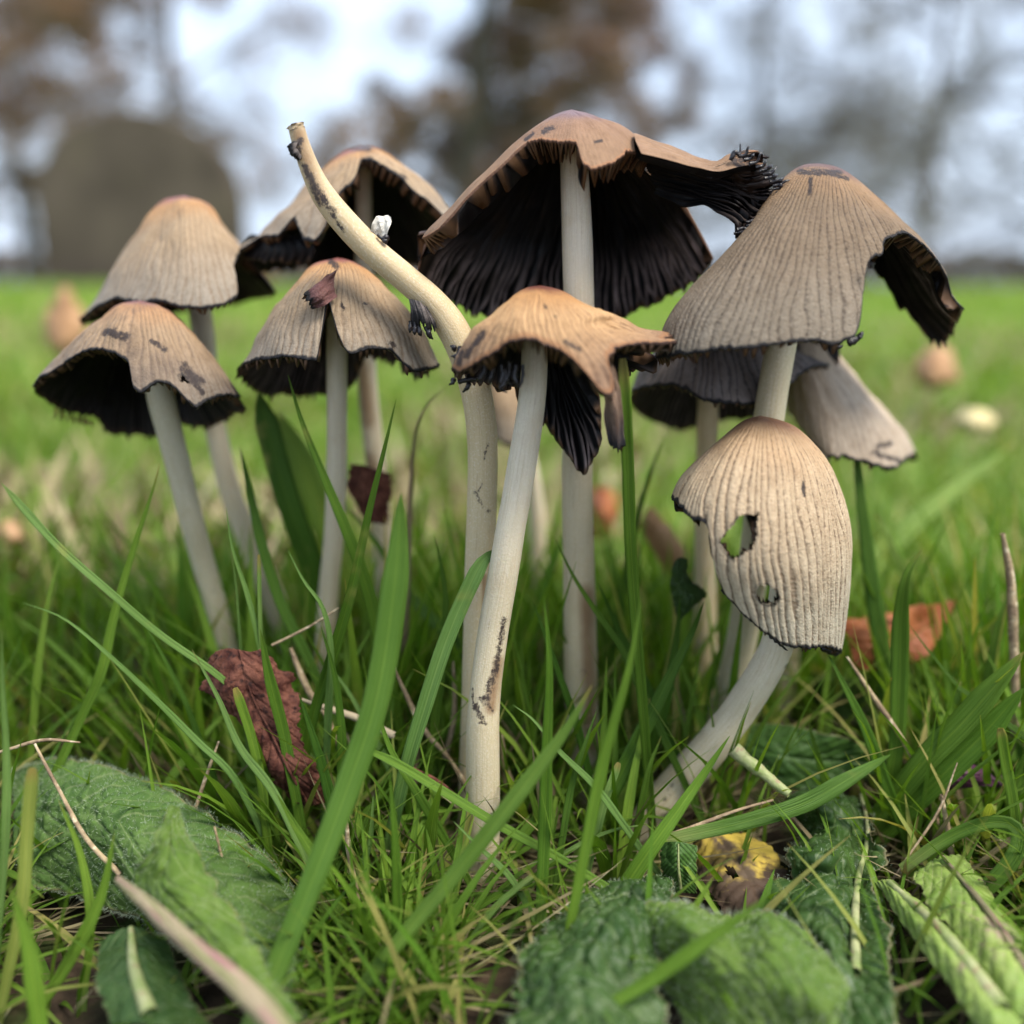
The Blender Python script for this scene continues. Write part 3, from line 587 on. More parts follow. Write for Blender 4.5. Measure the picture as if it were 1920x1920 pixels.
# G: left front blotched, torn
mG = mush((428, 1230, 17.0), 'leftmost mushroom with a blotched tan cap torn open at its lower left')
Y = 16.2
tearG = [(60, 736), (73, 715), (110, 680), (150, 662), (187, 660), (215, 664), (236, 676), (248, 700), (243, 733), (258, 737), (272, 742), (280, 728), (293, 717), (320, 720), (340, 740), (355, 756), (372, 768), (385, 755), (400, 747), (430, 744), (457, 743), (475, 765), (560, 760), (560, 900), (20, 900)]
backG = [(40, 735), (66, 737), (107, 767), (150, 780), (187, 790), (200, 815), (245, 820), (293, 818), (335, 800), (400, 802), (440, 778), (475, 764), (560, 760), (560, 1000), (40, 1000)]
cap(mG, Y, (267, 562), [(310, 577, 0), (357, 614, 0), (400, 667, 0), (440, 722, 0), (472, 768, 0)],
    [(267, 575, .8), (265, 640, 1.5), (262, 740, 1.9), (258, 840, 2.0)],
    [(217, 573, 0), (167, 609, 0), (117, 650, 0), (75, 700, 0), (63, 735, 0)],
    [(267, 575, -.7), (268, 620, -1.2), (270, 700, -1.6), (272, 790, -1.9)],
    SK_patch, GL, gills=90, ridges=64, cuts=[(tearG, 180, 360), (backG, 0, 180)], holes=[([(333, 704), (342, 703), (358, 716), (350, 722), (338, 716)], 200, 340)], jit=.012, seed=9, gd=.16, nr=70, lumps=.05, ridge=.022,
    marks=[(200, 622, 235, 632, 14), (345, 690, 375, 715, 14), (285, 640, 310, 655, 8), (345, 700, 380, 735, 9), (440, 715, 455, 740, 14)])
for q in range(7):
    x = 103+q*11; bits('gill_shred', mG, [(x, 765+q*4, Y+1.2), (x+3, 778+q*3, Y+1.2), (x+random.uniform(-6, 6), 787+q*2, Y+1.2)], M['maroon'], .03)
stem(mG, [(285, 650, 16.3, 46), (300, 735, 16.3, 50), (318, 810, 16.4, 48), (338, 890, 16.5, 46), (358, 970, 16.6, 44), (380, 1050, 16.8, 42), (403, 1130, 16.9, 40), (428, 1230, 17, 40)], ST_ol, marks=[(398, 1100, 402, 1112, 4)])
# H: mid left with a slit
mH = mush((612, 1180, 17.0), 'mushroom left of centre, grey tan cap slit down its front beside a red scale')
Y = 15.9
tearH = [(440, 692), (460, 681), (495, 674), (533, 671), (570, 675), (598, 680), (606, 640), (607, 600), (608, 572), (617, 568), (622, 590), (632, 628), (645, 655), (655, 668), (675, 662), (700, 657), (737, 657), (745, 668), (762, 684), (783, 702), (817, 708), (835, 690), (900, 690), (900, 900), (400, 900)]
backH = [(400, 692), (443, 695), (450, 722), (480, 735), (500, 741), (560, 742), (613, 741), (650, 735), (665, 722), (690, 668), (740, 668), (780, 700), (820, 708), (900, 690), (900, 1000), (400, 1000)]
cap(mH, Y, (633, 483), [(667, 493, 0), (717, 530, 0), (760, 573, 0), (794, 620, 0), (828, 690, 0)],
    [(634, 497, .8), (630, 560, 1.5), (610, 660, 1.9), (590, 760, 2.0)],
    [(587, 497, 0), (547, 533, 0), (510, 577, 0), (480, 627, 0), (460, 670, 0), (444, 695, 0)],
    [(632, 497, -.7), (628, 540, -1.2), (625, 620, -1.6), (625, 720, -1.9)],
    SK_patch if False else SK_soft, GL_grey, gills=100, ridges=72, cuts=[(tearH, 180, 360), (backH, 0, 180)], jit=.008, seed=13, gd=.16, nr=80, lumps=.04, ridge=.026, teeth=1.,
    marks=[(640, 570, 645, 580, 5), (682, 568, 688, 570, 4), (733, 645, 740, 650, 9), (620, 490, 632, 500, 9)])
patch(mH, [[(632, 505, Y-1.25), (626, 530, Y-1.4), (632, 556, Y-1.45)], [(602, 524, Y-1.45), (600, 546, Y-1.6), (610, 572, Y-1.6)], [(568, 548, Y-1.5), (574, 566, Y-1.55), (584, 582, Y-1.5)]], skin_mat('skin_red_scale', (.22, .09, .075), (.2, .08, .07), (.14, .05, .05), stain=.5, g_str=.2), GL, gills=6, ridges=4, t0=.3, jit=.06, gd=.02, th=.03, Lcm=.4, nr=20, name='red_scale', gname='scale_back')
stem(mH, [(632, 560, 16, 38), (632, 640, 16, 39), (632, 740, 16.1, 38), (632, 840, 16.3, 38), (630, 930, 16.5, 38), (625, 1020, 16.7, 37), (617, 1100, 16.9, 37), (612, 1180, 17, 38)], ST)
# I: back, torn roof shape
mI = mush((722, 1060, 18.8), 'rear mushroom behind the bent stem, tan cap torn to a roof over black hollow')
Y = 18.2
tearI = [(420, 490), (457, 470), (487, 448), (510, 446), (525, 450), (540, 430), (548, 405), (556, 430), (562, 452), (590, 455), (603, 440), (612, 405), (640, 362), (662, 350), (672, 325), (675, 298), (700, 308), (725, 322), (750, 338), (783, 368), (817, 392), (850, 430), (980, 430), (980, 800), (380, 800)]
backI = [(380, 488), (424, 492), (440, 505), (467, 511), (510, 508), (567, 503), (640, 510), (700, 512), (790, 500), (880, 450), (980, 430), (980, 800), (380, 800)]
cap(mI, Y, (675, 273), [(717, 284, 0), (767, 317, 0), (817, 359, 0), (855, 400, 0), (890, 450, 0)],
    [(675, 285, 1.), (670, 350, 1.8), (660, 440, 2.3), (655, 540, 2.5)],
    [(640, 288, 0), (600, 320, 0), (565, 357, 0), (527, 400, 0), (487, 434, 0), (457, 460, 0), (425, 490, 0)],
    [(675, 285, -.9), (674, 320, -1.5), (672, 390, -2.), (670, 470, -2.3)],
    SK_soft, GL, gills=80, ridges=56, cuts=[(tearI, 180, 360), (backI, 0, 180)], jit=.016, seed=15, gd=.2, nr=60, lumps=.05, ridge=.012,
    marks=[(550, 420, 552, 450, 9), (690, 298, 760, 335, 7), (655, 275, 690, 278, 10)])
patch(mI, [[(560, 440, Y-1.2), (520, 442, Y-1.2), (480, 442, Y-.6)], [(590, 465, Y-1.3), (520, 470, Y-1.3), (450, 468, Y-.6)], [(580, 500, Y-1.2), (510, 495, Y-1.2), (430, 484, Y-.5)]], SK_dark, GL, gills=12, ridges=8, t0=.5, jit=.12, gd=.04, th=.03, nr=20, name='inky_fringe', gname='fringe_gills')
stem(mI, [(682, 285, 18.3, 30), (682, 400, 18.3, 32), (683, 540, 18.35, 34), (686, 680, 18.4, 37), (694, 780, 18.5, 38), (706, 880, 18.6, 38), (716, 970, 18.7, 38), (722, 1060, 18.8, 38)], ST, marks2=[(680, 690, 690, 790, 15), (690, 860, 706, 900, 16)])
# J: behind, right
mJ = mush((1455, 1345, 18.6), 'blurred grey conical mushroom behind the ribbed bell cap')
Y = 18.6
tearJ = [(1470, 770), (1485, 787), (1520, 830), (1552, 860), (1605, 864), (1669, 884), (1700, 872), (1718, 850), (1800, 850), (1800, 1100), (1400, 1100), (1400, 770)]
cap(mJ, Y, (1500, 560), [(1545, 620, 0), (1590, 680, 0), (1625, 725, 0), (1670, 778, 0), (1704, 825, 0), (1716, 868, 0)],
    [(1515, 600, 1.2), (1550, 700, 2.0), (1590, 790, 2.4), (1605, 850, 2.5)],
    [(1485, 600, 0), (1475, 660, 0), (1470, 720, 0), (1476, 780, 0)],
    [(1505, 590, -1.), (1530, 680, -1.8), (1565, 780, -2.2), (1590, 890, -2.4)],
    SK_pale, GL, gills=80, ridges=56, cuts=[(tearJ, 180, 360)], jit=.012, seed=17, gd=.15, nr=60, lumps=.07, ridge=.012, marks=[(1645, 838, 1670, 832, 9), (1640, 850, 1700, 868, 8)])
stem(mJ, [(1540, 760, 18.7, 44), (1530, 880, 18.7, 44), (1510, 1020, 18.65, 44), (1490, 1160, 18.6, 44), (1475, 1250, 18.6, 44), (1455, 1345, 18.6, 44)], ST)
# K: dark, beneath D
mK = mush((1325, 1330, 17.6), 'dark grey mushroom with a notched rim beneath the ribbed bell cap')
Y = 17.4
tearK = [(1170, 740), (1188, 735), (1215, 727), (1255, 724), (1285, 732), (1310, 756), (1350, 762), (1400, 764), (1440, 760), (1470, 735), (1500, 705), (1525, 690), (1570, 690), (1600, 900), (1150, 900)]
backK = [(1150, 760), (1186, 762), (1205, 785), (1250, 802), (1283, 810), (1300, 800), (1330, 790), (1400, 790), (1440, 775), (1500, 745), (1560, 695), (1700, 700), (1700, 1000), (1150, 1000)]
cap(mK, Y, (1350, 570), [(1400, 590, 0), (1460, 630, 0), (1510, 665, 0), (1556, 690, 0)],
    [(1350, 590, 1.), (1345, 680, 1.8), (1330, 770, 2.2), (1320, 830, 2.3)],
    [(1300, 590, 0), (1240, 640, 0), (1200, 690, 0), (1176, 750, 0)],
    [(1350, 590, -.9), (1350, 650, -1.6), (1350, 720, -2.), (1350, 800, -2.2)],
    SK_dark, GL_grey, gills=90, ridges=64, cuts=[(tearK, 180, 360), (backK, 0, 180)], jit=.012, seed=19, gd=.12, nr=60, lumps=.05, ridge=.02)
stem(mK, [(1330, 700, 17.4, 38), (1326, 800, 17.4, 39), (1324, 930, 17.5, 40), (1322, 1080, 17.5, 40), (1323, 1220, 17.6, 42), (1325, 1330, 17.6, 42)], ST_tan)
# L: small one between the stems
mL = mush((1012, 1120, 21.0), 'small blurred pinkish mushroom glimpsed behind the front stem and the bent stem')
Y = 20.5
cap(mL, Y, (945, 680), [(970, 705, 0), (995, 760, 0), (1008, 840, 0)], [(945, 690, .8), (950, 750, 1.3), (955, 840, 1.5)], [(925, 700, 0), (905, 750, 0), (895, 800, 0)], [(945, 690, -.7), (945, 750, -1.1), (950, 835, -1.3)],
    SK_soft, GL, gills=50, ridges=40, nr=40, seed=21, gd=.1)
stem(mL, [(960, 740, 20.6, 30), (985, 840, 20.7, 30), (1004, 940, 20.9, 30), (1012, 1120, 21, 32)], ST)
# white flake stuck on the bent stem, black crumbs beside it
Pf = at(714, 428, 14.35); kk = 26; nn = 22; V = []
for i in range(nn):
    r = i/(nn-1)
    for j in range(kk):
        b = 2*math.pi*j/kk; ro = 1+.20*vnoise(math.cos(b)*1.5+3, math.sin(b)*1.5, 2.)
        x_, z_ = .135*r*ro*math.cos(b), .20*r*ro*math.sin(b)
        V.append(Pf+np.array([x_+.02*math.sin(z_*14), -.07*r*r*math.cos(2*b+.6)+.035*abs(math.sin(x_*30+z_*12))+.03*fbm(x_*16, z_*16, 1.), z_]))
V = np.array(V, float).reshape(-1, 3); fr_ = gridfaces(nn, kk, 0, True); V = np.vstack([V, V+np.array([0, .02, 0])])
fl = mk('pale_flake', V, np.vstack([fr_, fr_[:, ::-1]+nn*kk]), M['white_flake'], org=Pf)
tag(fl, 'small crumpled white flake stuck to the upper side of the bent capless stem', 'flake')
tb = thing('ink_speck', at(722, 448, 14.35), 'tiny black shred under the white flake on the bent stem', 'cap fragment')
bits('shred', tb, [(708, 440, 14.3), (716, 447, 14.28), (725, 446, 14.3), (728, 452, 14.3)], M['ink'], .035)
bits('shred', tb, [(716, 446, 14.3), (722, 452, 14.28), (724, 458, 14.28)], M['ink'], .03)
tf = thing('ink_fragment', at(790, 610, 14.2), 'dripping black scrap of cap caught on the left of the bent stem', 'cap fragment')
patch(tf, [[(765, 560, 14.2), (778, 562, 14.1), (800, 575, 14.1)], [(768, 590, 14.15), (788, 592, 14.05), (815, 600, 14.1)], [(768, 612, 14.2), (795, 618, 14.1), (822, 625, 14.15)]], SK_dark, GL, gills=8, ridges=6, flip=False, t0=.8, jit=.2, gd=.06, th=.02, Lcm=.5, nr=24, name='scrap', gname='scrap_gills')
for x, y, x2, y2 in [(770, 612, 768, 624), (785, 618, 790, 630), (800, 622, 812, 636), (778, 615, 777, 628)]:
    bits('drip', tf, [(x, y-10, 14.15), ((x+x2)/2, (y+y2)/2, 14.12), (x2, y2, 14.15)], M['ink'], .035)
#GRASS
# ------------------------------------------------------------------ single blades
def blade(pts, w, mat, label, rnd=.5, fold=.35, twist=0., name='grass_blade', cat='grass blade', taper=.55, n=40, th=.012, blunt=False, extend=True, spots=None):
    """pts tip first (px, py, Y); w width in design pixels at the widest"""
    P = [at(*p) for p in pts]
    if extend:
        d = P[-1]-P[-2]; d = d/np.linalg.norm(d); d[2] = min(d[2], -.5)
        gz = float(ground_z(P[-1][0], P[-1][1]))-.2
        if P[-1][2] > gz: P.append(P[-1]+d*min((P[-1][2]-gz)/-d[2], 6))
    C = catmull(P[::-1], n); T = np.gradient(C, axis=0); T /= np.linalg.norm(T, axis=1)[:, None]
    dm = depth(C[n//2]); hw = .5*w*dm/F
    s = np.linspace(0, 1, n)
    prof = np.minimum(1, .65+.6*s)*np.clip((1-s)/(1-taper), 0, 1)**.7
    if blunt: prof = np.minimum(1, .7+.6*s)*np.clip((1-s)/.03, .55, 1)
    prof = np.maximum(prof, .03)
    view = np.array([0, 0, CAMZ])-C; view /= np.linalg.norm(view, axis=1)[:, None]
    sd = np.cross(T, view); sd /= np.linalg.norm(sd, axis=1)[:, None]; nn_ = np.cross(sd, T)
    ang = twist*(s-.4)+.25*np.sin(s*3+rnd*9); ca, sa = np.cos(ang)[:, None], np.sin(ang)[:, None]
    sd2 = sd*ca+nn_*sa; n2 = nn_*ca-sd*sa
    us = np.array([-1, -.5, 0, .5, 1.])
    top = C[:, None]+(hw*prof)[:, None, None]*(us[None, :, None]*sd2[:, None]+fold*(np.abs(us)[None, :, None])*n2[:, None])
    bot = top-n2[:, None]*th*np.array([.3, 1, 1.6, 1, .3])[None, :, None]
    V = np.concatenate([top, bot[:, ::-1]], 1)
    fs = gridfaces(n, 10, 0, True)
    u = np.tile(np.r_[us, us[::-1]][None], (n, 1)); v = np.tile(s[:, None], (1, 10))
    o = mk(name, V.reshape(-1, 3), fs, mat, None, org=C[0], attrs=dict(u=u.ravel(), v=v.ravel(), rnd=np.full(n*10, rnd)))
    return tag(o, label, cat)
H, HP, HB = M['hero'], M['hero_pale'], M['hero_blue']
blade([(752, 925, 12.0), (742, 1080, 11.9), (708, 1300, 11.6), (650, 1480, 11.2), (570, 1690, 10.6), (490, 1880, 10.)], 52, HB, 'broad blue-green blade left of the front stem, running from mid height to the bottom edge', .3, .12, blunt=False, taper=.86)
blade([(743, 748, 13.6), (716, 860, 13.6), (690, 965, 13.6), (660, 1100, 13.6), (622, 1230, 13.7), (590, 1330, 13.7), (570, 1420, 13.7)], 24, H, 'tall slim dark blade with inky specks crossing right of the slit cap stem', .35, .5, taper=.5)
blade([(540, 703, 14.6), (566, 790, 14.6), (610, 900, 14.6), (655, 1010, 14.6), (690, 1110, 14.7), (720, 1240, 14.8)], 28, H, 'long blade rising in front of the slit cap to just under its rim, leaning left', .4, .3, taper=.5)
blade([(484, 735, 16.8), (508, 830, 16.8), (540, 940, 16.8), (580, 1050, 16.9), (610, 1120, 17)], 44, H, 'thick dark green blade standing just right of the leftmost cap', .2, .3, taper=.93)
blade([(520, 770, 20), (560, 850, 20), (590, 930, 20), (620, 1000, 20)], 60, M['far'], 'bright lime blade behind the stem of the slit cap', .5, .2, taper=.8)
blade([(2, 905, 12.9), (105, 1020, 13.0), (200, 1105, 13.1), (300, 1190, 13.3), (400, 1260, 13.5), (480, 1330, 13.7)], 13, HP, 'thin arched blade with dew beads reaching the left edge below the leftmost cap', .4, .3, taper=.96)
blade([(300, 868, 14.8), (283, 930, 14.7), (250, 1030, 14.5), (215, 1150, 14.3), (190, 1260, 14.1), (150, 1350, 14.), (100, 1460, 13.8)], 20, H, 'blade leaning right beside the leftmost mushroom stem', .8, .4)
blade([(43, 1130, 12.7), (120, 1160, 12.7), (200, 1225, 12.8), (290, 1310, 12.9), (370, 1390, 13), (440, 1460, 13), (500, 1580, 13)], 15, HP, 'slender pale blade arching down from the left edge over the straw', .2, .3, taper=.4)
blade([(450, 838, 16), (470, 930, 15.8), (490, 1020, 15.6), (525, 1130, 15.4), (575, 1230, 15.2), (610, 1310, 15)], 20, H, 'dark narrow blade crossing the pale leaning stem at left', .2, .4, taper=.8)
blade([(424, 952, 14), (436, 1030, 14), (462, 1110, 14), (485, 1200, 14), (510, 1320, 14), (530, 1430, 14)], 15, HP, 'light upright blade with a black speck above the maroon leaf', .3, .4)
blade([(434, 1035, 14.5), (444, 1110, 14.5), (450, 1200, 14.5)], 8, HP, 'very thin short blade above the top of the maroon leaf', .5)
blade([(485, 1040, 14), (486, 1100, 14), (488, 1180, 14)], 8, HP, 'thin cut blade with a pale tip above the maroon leaf', .9, blunt=True)
blade([(540, 1032, 13.6), (570, 1090, 13.6), (605, 1140, 13.6), (620, 1220, 13.6), (615, 1340, 13.6)], 16, HP, 'short pale blade with black smear left of the tall speckled blade', .3)
blade([(360, 1218, 13.2), (410, 1310, 13.1), (450, 1400, 13), (510, 1480, 12.9), (560, 1580, 12.6), (600, 1680, 12.4)], 17, HP, 'pale blade passing left of the maroon leaf toward the hairy leaf', .6)
blade([(440, 1290, 13.2), (470, 1380, 13.2), (490, 1470, 13.1), (500, 1560, 13)], 18, H, 'cut green blade with a pale tip standing in front of the maroon leaf', .9, blunt=True, fold=.5)
blade([(488, 1180, 13.3), (505, 1270, 13.3), (530, 1370, 13.3), (545, 1450, 13.2)], 22, H, 'dark green blade crossing the top of the maroon leaf', .4, .5, taper=.8)
blade([(1167, 672, 13.0), (1172, 760, 13.), (1178, 880, 13.1), (1182, 1000, 13.2), (1188, 1100, 13.3), (1200, 1250, 13.4)], 22, H, 'tall cut blade standing upright just right of the golden cap', .75, .45, blunt=True)
blade([(1205, 1110, 11.4), (1180, 1250, 11.3), (1130, 1430, 11.2), (1095, 1600, 11), (1065, 1760, 10.8), (1050, 1900, 10.6)], 24, M['grass'], 'bright blurred blade rising from the bottom edge right of the front stem', .4, .3)
blade([(1110, 1285, 11.4), (1060, 1370, 11.3), (970, 1490, 11.1), (860, 1630, 10.9), (760, 1750, 10.7), (640, 1900, 10.4)], 32, HB, 'yellow-tipped blurred blade slanting across the foot of the front stem', .95, .15, taper=.75)
blade([(928, 1030, 13.6), (900, 1060, 13.4), (862, 1140, 13.3), (830, 1220, 13.2), (795, 1330, 13.1), (765, 1430, 13.), (740, 1540, 13.)], 30, HP, 'folded light green blade flecked with black leaning on the left of the front stem', .1, .5, taper=.93)
blade([(1600, 770, 16.8), (1608, 880, 16.7), (1622, 1000, 16.6), (1640, 1130, 16.5), (1660, 1260, 16.4), (1675, 1350, 16.3)], 44, HB, 'broad blurred blue-green blade right of the holed cream cap', .2, .1, taper=.25)
blade([(1728, 1030, 14.4), (1700, 1080, 14.3), (1690, 1160, 14.3), (1686, 1290, 14.2), (1680, 1400, 14.1), (1660, 1520, 14), (1650, 1600, 13.9)], 32, H, 'dark grooved blade standing right of the broad blurred one, tip bent right', .5, .4, taper=.75)
blade([(1040, 1008, 14.6), (1075, 1080, 14.5), (1120, 1150, 14.4), (1165, 1215, 14.3), (1200, 1290, 14.2)], 17, H, 'dark blade slanting down across the stem of the tallest mushroom', .4)
blade([(1320, 1128, 14.2), (1300, 1180, 14.1), (1270, 1240, 14.), (1240, 1300, 13.9)], 34, H, 'short broad dark blade in the tuft left of the leaning stem', .3, .3, taper=.5)
blade([(1275, 1120, 14.6), (1270, 1180, 14.6), (1255, 1280, 14.5), (1240, 1340, 14.5)], 24, H, 'upright dark blade in the tuft below the holed cap', .2, .4)
blade([(1120, 1090, 14.8), (1160, 1180, 14.8), (1200, 1260, 14.7), (1230, 1330, 14.6)], 22, H, 'dark blade at the left side of the tuft below the holed cap', .1, .4)
blade([(1368, 1380, 12.6), (1320, 1450, 12.5), (1270, 1520, 12.3), (1220, 1590, 12.1), (1160, 1680, 12)], 36, M['grass'], 'bright blade lying along the lower side of the leaning stem', .3, .3, taper=.4)
blade([(660, 1395, 12.7), (740, 1430, 12.6), (840, 1490, 12.5), (940, 1550, 12.3), (1050, 1610, 12.1), (1180, 1690, 11.9), (1300, 1760, 11.7)], 18, M['grass'], 'long blade lying diagonally across the bottom of the front stem', .3, .3, taper=.9)
blade([(1160, 1430, 13), (1135, 1500, 12.9), (1115, 1580, 12.8), (1090, 1680, 12.7)], 15, HP, 'cut pale-tipped upright blade between the two central stems feet', .8, .4, blunt=True)
blade([(1120, 1330, 12.9), (1095, 1400, 12.8), (1070, 1480, 12.8), (1050, 1600, 12.7), (1035, 1710, 12.6)], 15, HB, 'thin bluish blade right of the front stem foot', .3, .3)
blade([(1920, 1222, 13.5), (1880, 1270, 13.5), (1810, 1350, 13.6), (1740, 1420, 13.7), (1690, 1480, 13.8)], 46, H, 'broad glossy blade slanting in from the right edge', .6, .3, taper=.8)
blade([(1920, 1290, 13.4), (1850, 1370, 13.5), (1790, 1430, 13.6), (1730, 1490, 13.7)], 48, M['grass'], 'lower broad green blade slanting in from the right edge beneath the glossy one', .1, .3, taper=.8)
blade([(1760, 1735, 11.9), (1820, 1690, 12), (1885, 1630, 12.1), (1912, 1580, 12.3), (1895, 1545, 12.5), (1840, 1545, 12.6), (1770, 1575, 12.6), (1690, 1630, 12.5)], 30, H, 'arched blade bent into a loop at the lower right edge', .4, .3, taper=.8, extend=False)
blade([(1670, 1415, 13.4), (1600, 1455, 13.1), (1510, 1505, 12.9), (1400, 1540, 12.7), (1250, 1575, 12.6)], 34, HB, 'flat grey-green blade lying from the leaning stem foot to the right', .3, .1, taper=.7, extend=False)
blade([(1550, 1222, 14), (1580, 1280, 13.9), (1620, 1360, 13.8), (1650, 1440, 13.7)], 24, H, 'blade hanging down right of the leaning stem under the cream cap', .2, .3)
blade([(1700, 1165, 14.5), (1745, 1225, 14.4), (1800, 1290, 14.2), (1840, 1320, 14.1)], 12, H, 'thin dark blade slanting at the right above the broad glossy blade', .2)
blade([(1875, 1365, 12.9), (1885, 1430, 12.9), (1900, 1510, 12.8), (1910, 1600, 12.7)], 20, H, 'cut blade with a cream tip near the lower right edge', .9, .4, blunt=True)
blade([(3, 1180, 11.8), (5, 1280, 11.8), (12, 1420, 11.7), (10, 1560, 11.5), (0, 1700, 11.3)], 17, HP, 'light blade standing at the very left edge', .5)
blade([(60, 1440, 11.2), (50, 1560, 11.1), (40, 1700, 10.9), (10, 1850, 10.7)], 24, M['grass'], 'blurred cut blade in front of the hairy leaf near the left edge', .9, .3, blunt=True)
blade([(730, 1450, 11.6), (740, 1560, 11.5), (745, 1680, 11.4), (745, 1800, 11.2)], 24, M['grass'], 'short upright blurred blade at bottom left of the front stem', .1, .3, taper=.4)
blade([(700, 1300, 12.9), (730, 1400, 12.8), (790, 1500, 12.7), (850, 1600, 12.7), (900, 1690, 12.6)], 18, M['grass'], 'bright blade curving down to the foot of the front stem from the left', .2, .3)
blade([(1020, 1120, 12.4), (1030, 1250, 12.3), (1025, 1420, 12.2), (1020, 1600, 12), (1010, 1800, 11.5)], 28, M['grass'], 'tall soft green blade standing between the front stem and the tallest stem', .1, .3, taper=.4)
blade([(640, 940, 17), (700, 1010, 17), (770, 1120, 16.6), (850, 1200, 16.3), (900, 1270, 16)], 26, H, 'dim blade passing behind the front stem toward its left', .2, .3)
blade([(838, 725, 16.5), (800, 760, 16.5), (778, 820, 16.5), (770, 930, 16.5), (765, 1050, 16.5)], 14, M['litter'], 'withered dark blade tip hooked under the left of the golden cap', .7, .3)
blade([(1245, 820, 17.5), (1215, 900, 17.5), (1190, 990, 17.4), (1170, 1100, 17.3)], 18, H, 'soft dark blade leaning right behind the upright cut blade', .2, .3)
blade([(1445, 1680, 9.8), (1330, 1760, 9.7), (1200, 1850, 9.6), (1080, 1920, 9.5)], 30, M['grass'], 'heavily blurred blade across the bottom edge right of centre', .3, .2, extend=False)
